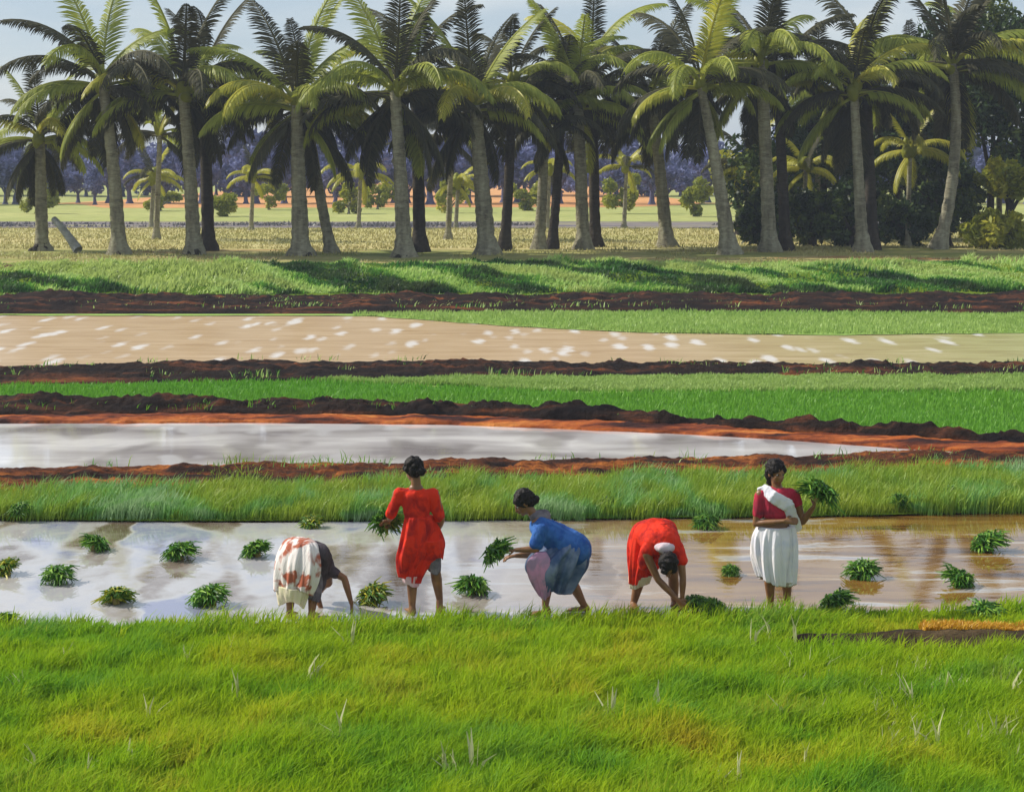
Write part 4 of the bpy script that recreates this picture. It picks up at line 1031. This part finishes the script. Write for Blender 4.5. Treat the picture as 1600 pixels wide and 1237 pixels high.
remeshed('neck_cloth', bm, .008, M_PALEPINK, p.root, 3, fold=.012, seed=12)
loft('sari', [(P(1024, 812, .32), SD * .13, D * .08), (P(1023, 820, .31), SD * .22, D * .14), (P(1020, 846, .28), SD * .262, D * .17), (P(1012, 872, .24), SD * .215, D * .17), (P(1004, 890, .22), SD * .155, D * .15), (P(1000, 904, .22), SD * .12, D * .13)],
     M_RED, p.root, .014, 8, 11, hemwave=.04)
loft('sari_hem', [(P(1001, 898, .22), SD * .128, D * .138), (P(999, 908, .22), SD * .115, D * .125), (P(998, 914, .22), SD * .098, D * .11)], M_CREAM, p.root, .012, 8, 11)

# --- woman in white standing toward us
p = Person(1214, 952, 'person standing in white wrap and sash over a red blouse, raising a green bundle'); P = p.P
SD = Vector((1, -.1, 0))
p.torso(P(1211, 836), P(1214, 782), P(1215, 762), SD)
p.head(P(1213, 739), Vector((.42, -.86, -.14)), Vector((0, 0, 1)), neck=P(1215, 764))
p.leg(P(1201, 845), P(1202, 895, -.05), P(1204, 940, 0), P(1202, 952, -.3))
p.leg(P(1226, 845), P(1229, 895, -.02), P(1230, 938, .08), P(1232, 950, -.25))
p.arm(P(1188, 772), P(1181, 818, -.02), P(1226, 814, -.18), Vector((1, -.1, .05)), Vector((0, .9, -.4)), .6)
p.arm(P(1242, 772), P(1254, 815, -.02), P(1271, 792, -.12), Vector((.25, -.1, .9)), Vector((-.9, -.2, .2)), .9, -1)
p.done(); p.hair(bun=True, long=True)
bm = bmesh.new()
esec(bm, P(1213, 797), P(1213, 778), .145, .118, .168, .118, SD)
esec(bm, P(1192, 771), P(1238, 772), .058, .058, .058, .058, Vector((0, 1, 0)))
cap_(bm, P(1189, 774), .062, P(1184, 803, -.01), .054); cap_(bm, P(1241, 774), .058, P(1245, 786), .054)
remeshed('blouse', bm, .009, M_MAROON, p.root, 4, fold=.010, fs=10, fz=5, seed=13)
bm = bmesh.new()
esec(bm, P(1192, 762, .0), P(1208, 776, -.125), .050, .022, .066, .020, Vector((.6, 0, .8)))
esec(bm, P(1208, 776, -.125), P(1232, 790, -.125), .066, .020, .066, .022, Vector((.5, 0, .85)))
esec(bm, P(1232, 790, -.125), P(1245, 826, -.02), .060, .024, .055, .03, Vector((.9, 0, .3)))
esec(bm, P(1192, 762, .0), P(1200, 800, .11), .055, .022, .08, .02, Vector((1, 0, .2)))
remeshed('sash', bm, .007, M_WHITE, p.root, 3, fold=.010, fs=14, fz=14, seed=14)
loft('wrap', [(P(1212, 822), SD * .175, D * .14), (P(1210, 840), SD * .205, D * .165), (P(1209, 865), SD * .205, D * .175), (P(1210, 888), SD * .185, D * .165), (P(1212, 906), SD * .165, D * .15)],
     M_WHITE, p.root, .020, 11, 15, hemwave=.04)
loft('wrap_pleats', [(P(1236, 822, -.05), X * .04, D * .05), (P(1238, 850, -.06), X * .055, D * .06), (P(1237, 885, -.05), X * .06, D * .06), (P(1234, 914, -.02), X * .065, D * .06)],
     M_WHITE, p.root, .02, 5, 16, hemwave=.01)
bundle(p.o + P(1274, 784, -.14), 'green bundle raised in the hand of the woman in white', 'rice seedling bundles carried by hand', 1.15, (-.1, .45), 0, BM[3])

# ------------------------------------------------------------------ sky, sun, air, camera
sun_dir = Vector((-0.90, 0.30, 0)).normalized(); EL = math.radians(39)
sun_vec = Vector((sun_dir.x * math.cos(EL), sun_dir.y * math.cos(EL), math.sin(EL)))
w = bpy.data.worlds.new('World'); SC.world = w; w.use_nodes = True
nt = w.node_tree; bg = nt.nodes['Background']
sky = nt.nodes.new('ShaderNodeTexSky'); sky.sky_type = 'NISHITA'; sky.sun_disc = False
sky.sun_elevation = EL; sky.sun_rotation = math.atan2(sun_dir.x, sun_dir.y)
sky.air_density = 1.0; sky.dust_density = 0.3; sky.ozone_density = 3.0
tc = nt.nodes.new('ShaderNodeTexCoord'); mp = nt.nodes.new('ShaderNodeMapping'); mp.inputs['Scale'].default_value = (3, 3, 14)
nt.links.new(tc.outputs['Generated'], mp.inputs['Vector'])
nz = nt.nodes.new('ShaderNodeTexNoise'); nz.inputs['Scale'].default_value = 2.2; nz.inputs['Detail'].default_value = 6; nt.links.new(mp.outputs[0], nz.inputs['Vector'])
cr = nt.nodes.new('ShaderNodeValToRGB'); cr.color_ramp.elements[0].position = 0.38; cr.color_ramp.elements[1].position = 0.66
cr.color_ramp.elements[0].color = (4.6, 5.4, 6.3, 1); cr.color_ramp.elements[1].color = (6.6, 6.9, 7.2, 1)
nt.links.new(nz.outputs['Fac'], cr.inputs['Fac'])
mxs = nt.nodes.new('ShaderNodeMix'); mxs.data_type = 'RGBA'; mxs.inputs[0].default_value = 0.72
nt.links.new(sky.outputs[0], mxs.inputs[6]); nt.links.new(cr.outputs['Color'], mxs.inputs[7])
nt.links.new(mxs.outputs[2], bg.inputs['Color']); bg.inputs['Strength'].default_value = 0.075
sd = bpy.data.lights.new('sun', 'SUN'); sd.energy = 3.6; sd.angle = math.radians(0.5); sd.color = (1.0, 0.94, 0.84)
so = bpy.data.objects.new('sun', sd); so.rotation_euler = sun_vec.to_track_quat('Z', 'Y').to_euler(); COL.objects.link(so)

bm = bmesh.new(); bmesh.ops.create_cube(bm, size=1.0, matrix=Matrix.Translation((0, 640, 8.5)) @ Matrix.Diagonal((2200, 1900, 20, 1)))
hm = bpy.data.meshes.new('haze'); bm.to_mesh(hm); bm.free()
hmat = bpy.data.materials.new('haze_air'); hmat.use_nodes = True; hmat.node_tree.nodes.clear()
ho = hmat.node_tree.nodes.new('ShaderNodeOutputMaterial'); pv = hmat.node_tree.nodes.new('ShaderNodeVolumePrincipled')
pv.inputs['Color'].default_value = (0.72, 0.80, 0.95, 1); pv.inputs['Density'].default_value = 0.0006; pv.inputs['Anisotropy'].default_value = 0.0
hmat.node_tree.links.new(pv.outputs[0], ho.inputs['Volume'])
tag(link('haze', hm, hmat, smooth=False), kind='stuff')

cd = bpy.data.cameras.new('camera'); co = bpy.data.objects.new('camera', cd); COL.objects.link(co)
cd.sensor_width = 36; cd.lens = 36 * F / 1600; cd.shift_y = -(618.5 - HOR) / 1600
cd.clip_end = 10000; co.location = (0, 0, H); co.rotation_euler = (math.radians(90), 0, 0)
SC.camera = co
SC.view_settings.view_transform = 'Standard'; SC.view_settings.look = 'None'
SC.view_settings.exposure = 0.6; SC.view_settings.gamma = 1.0
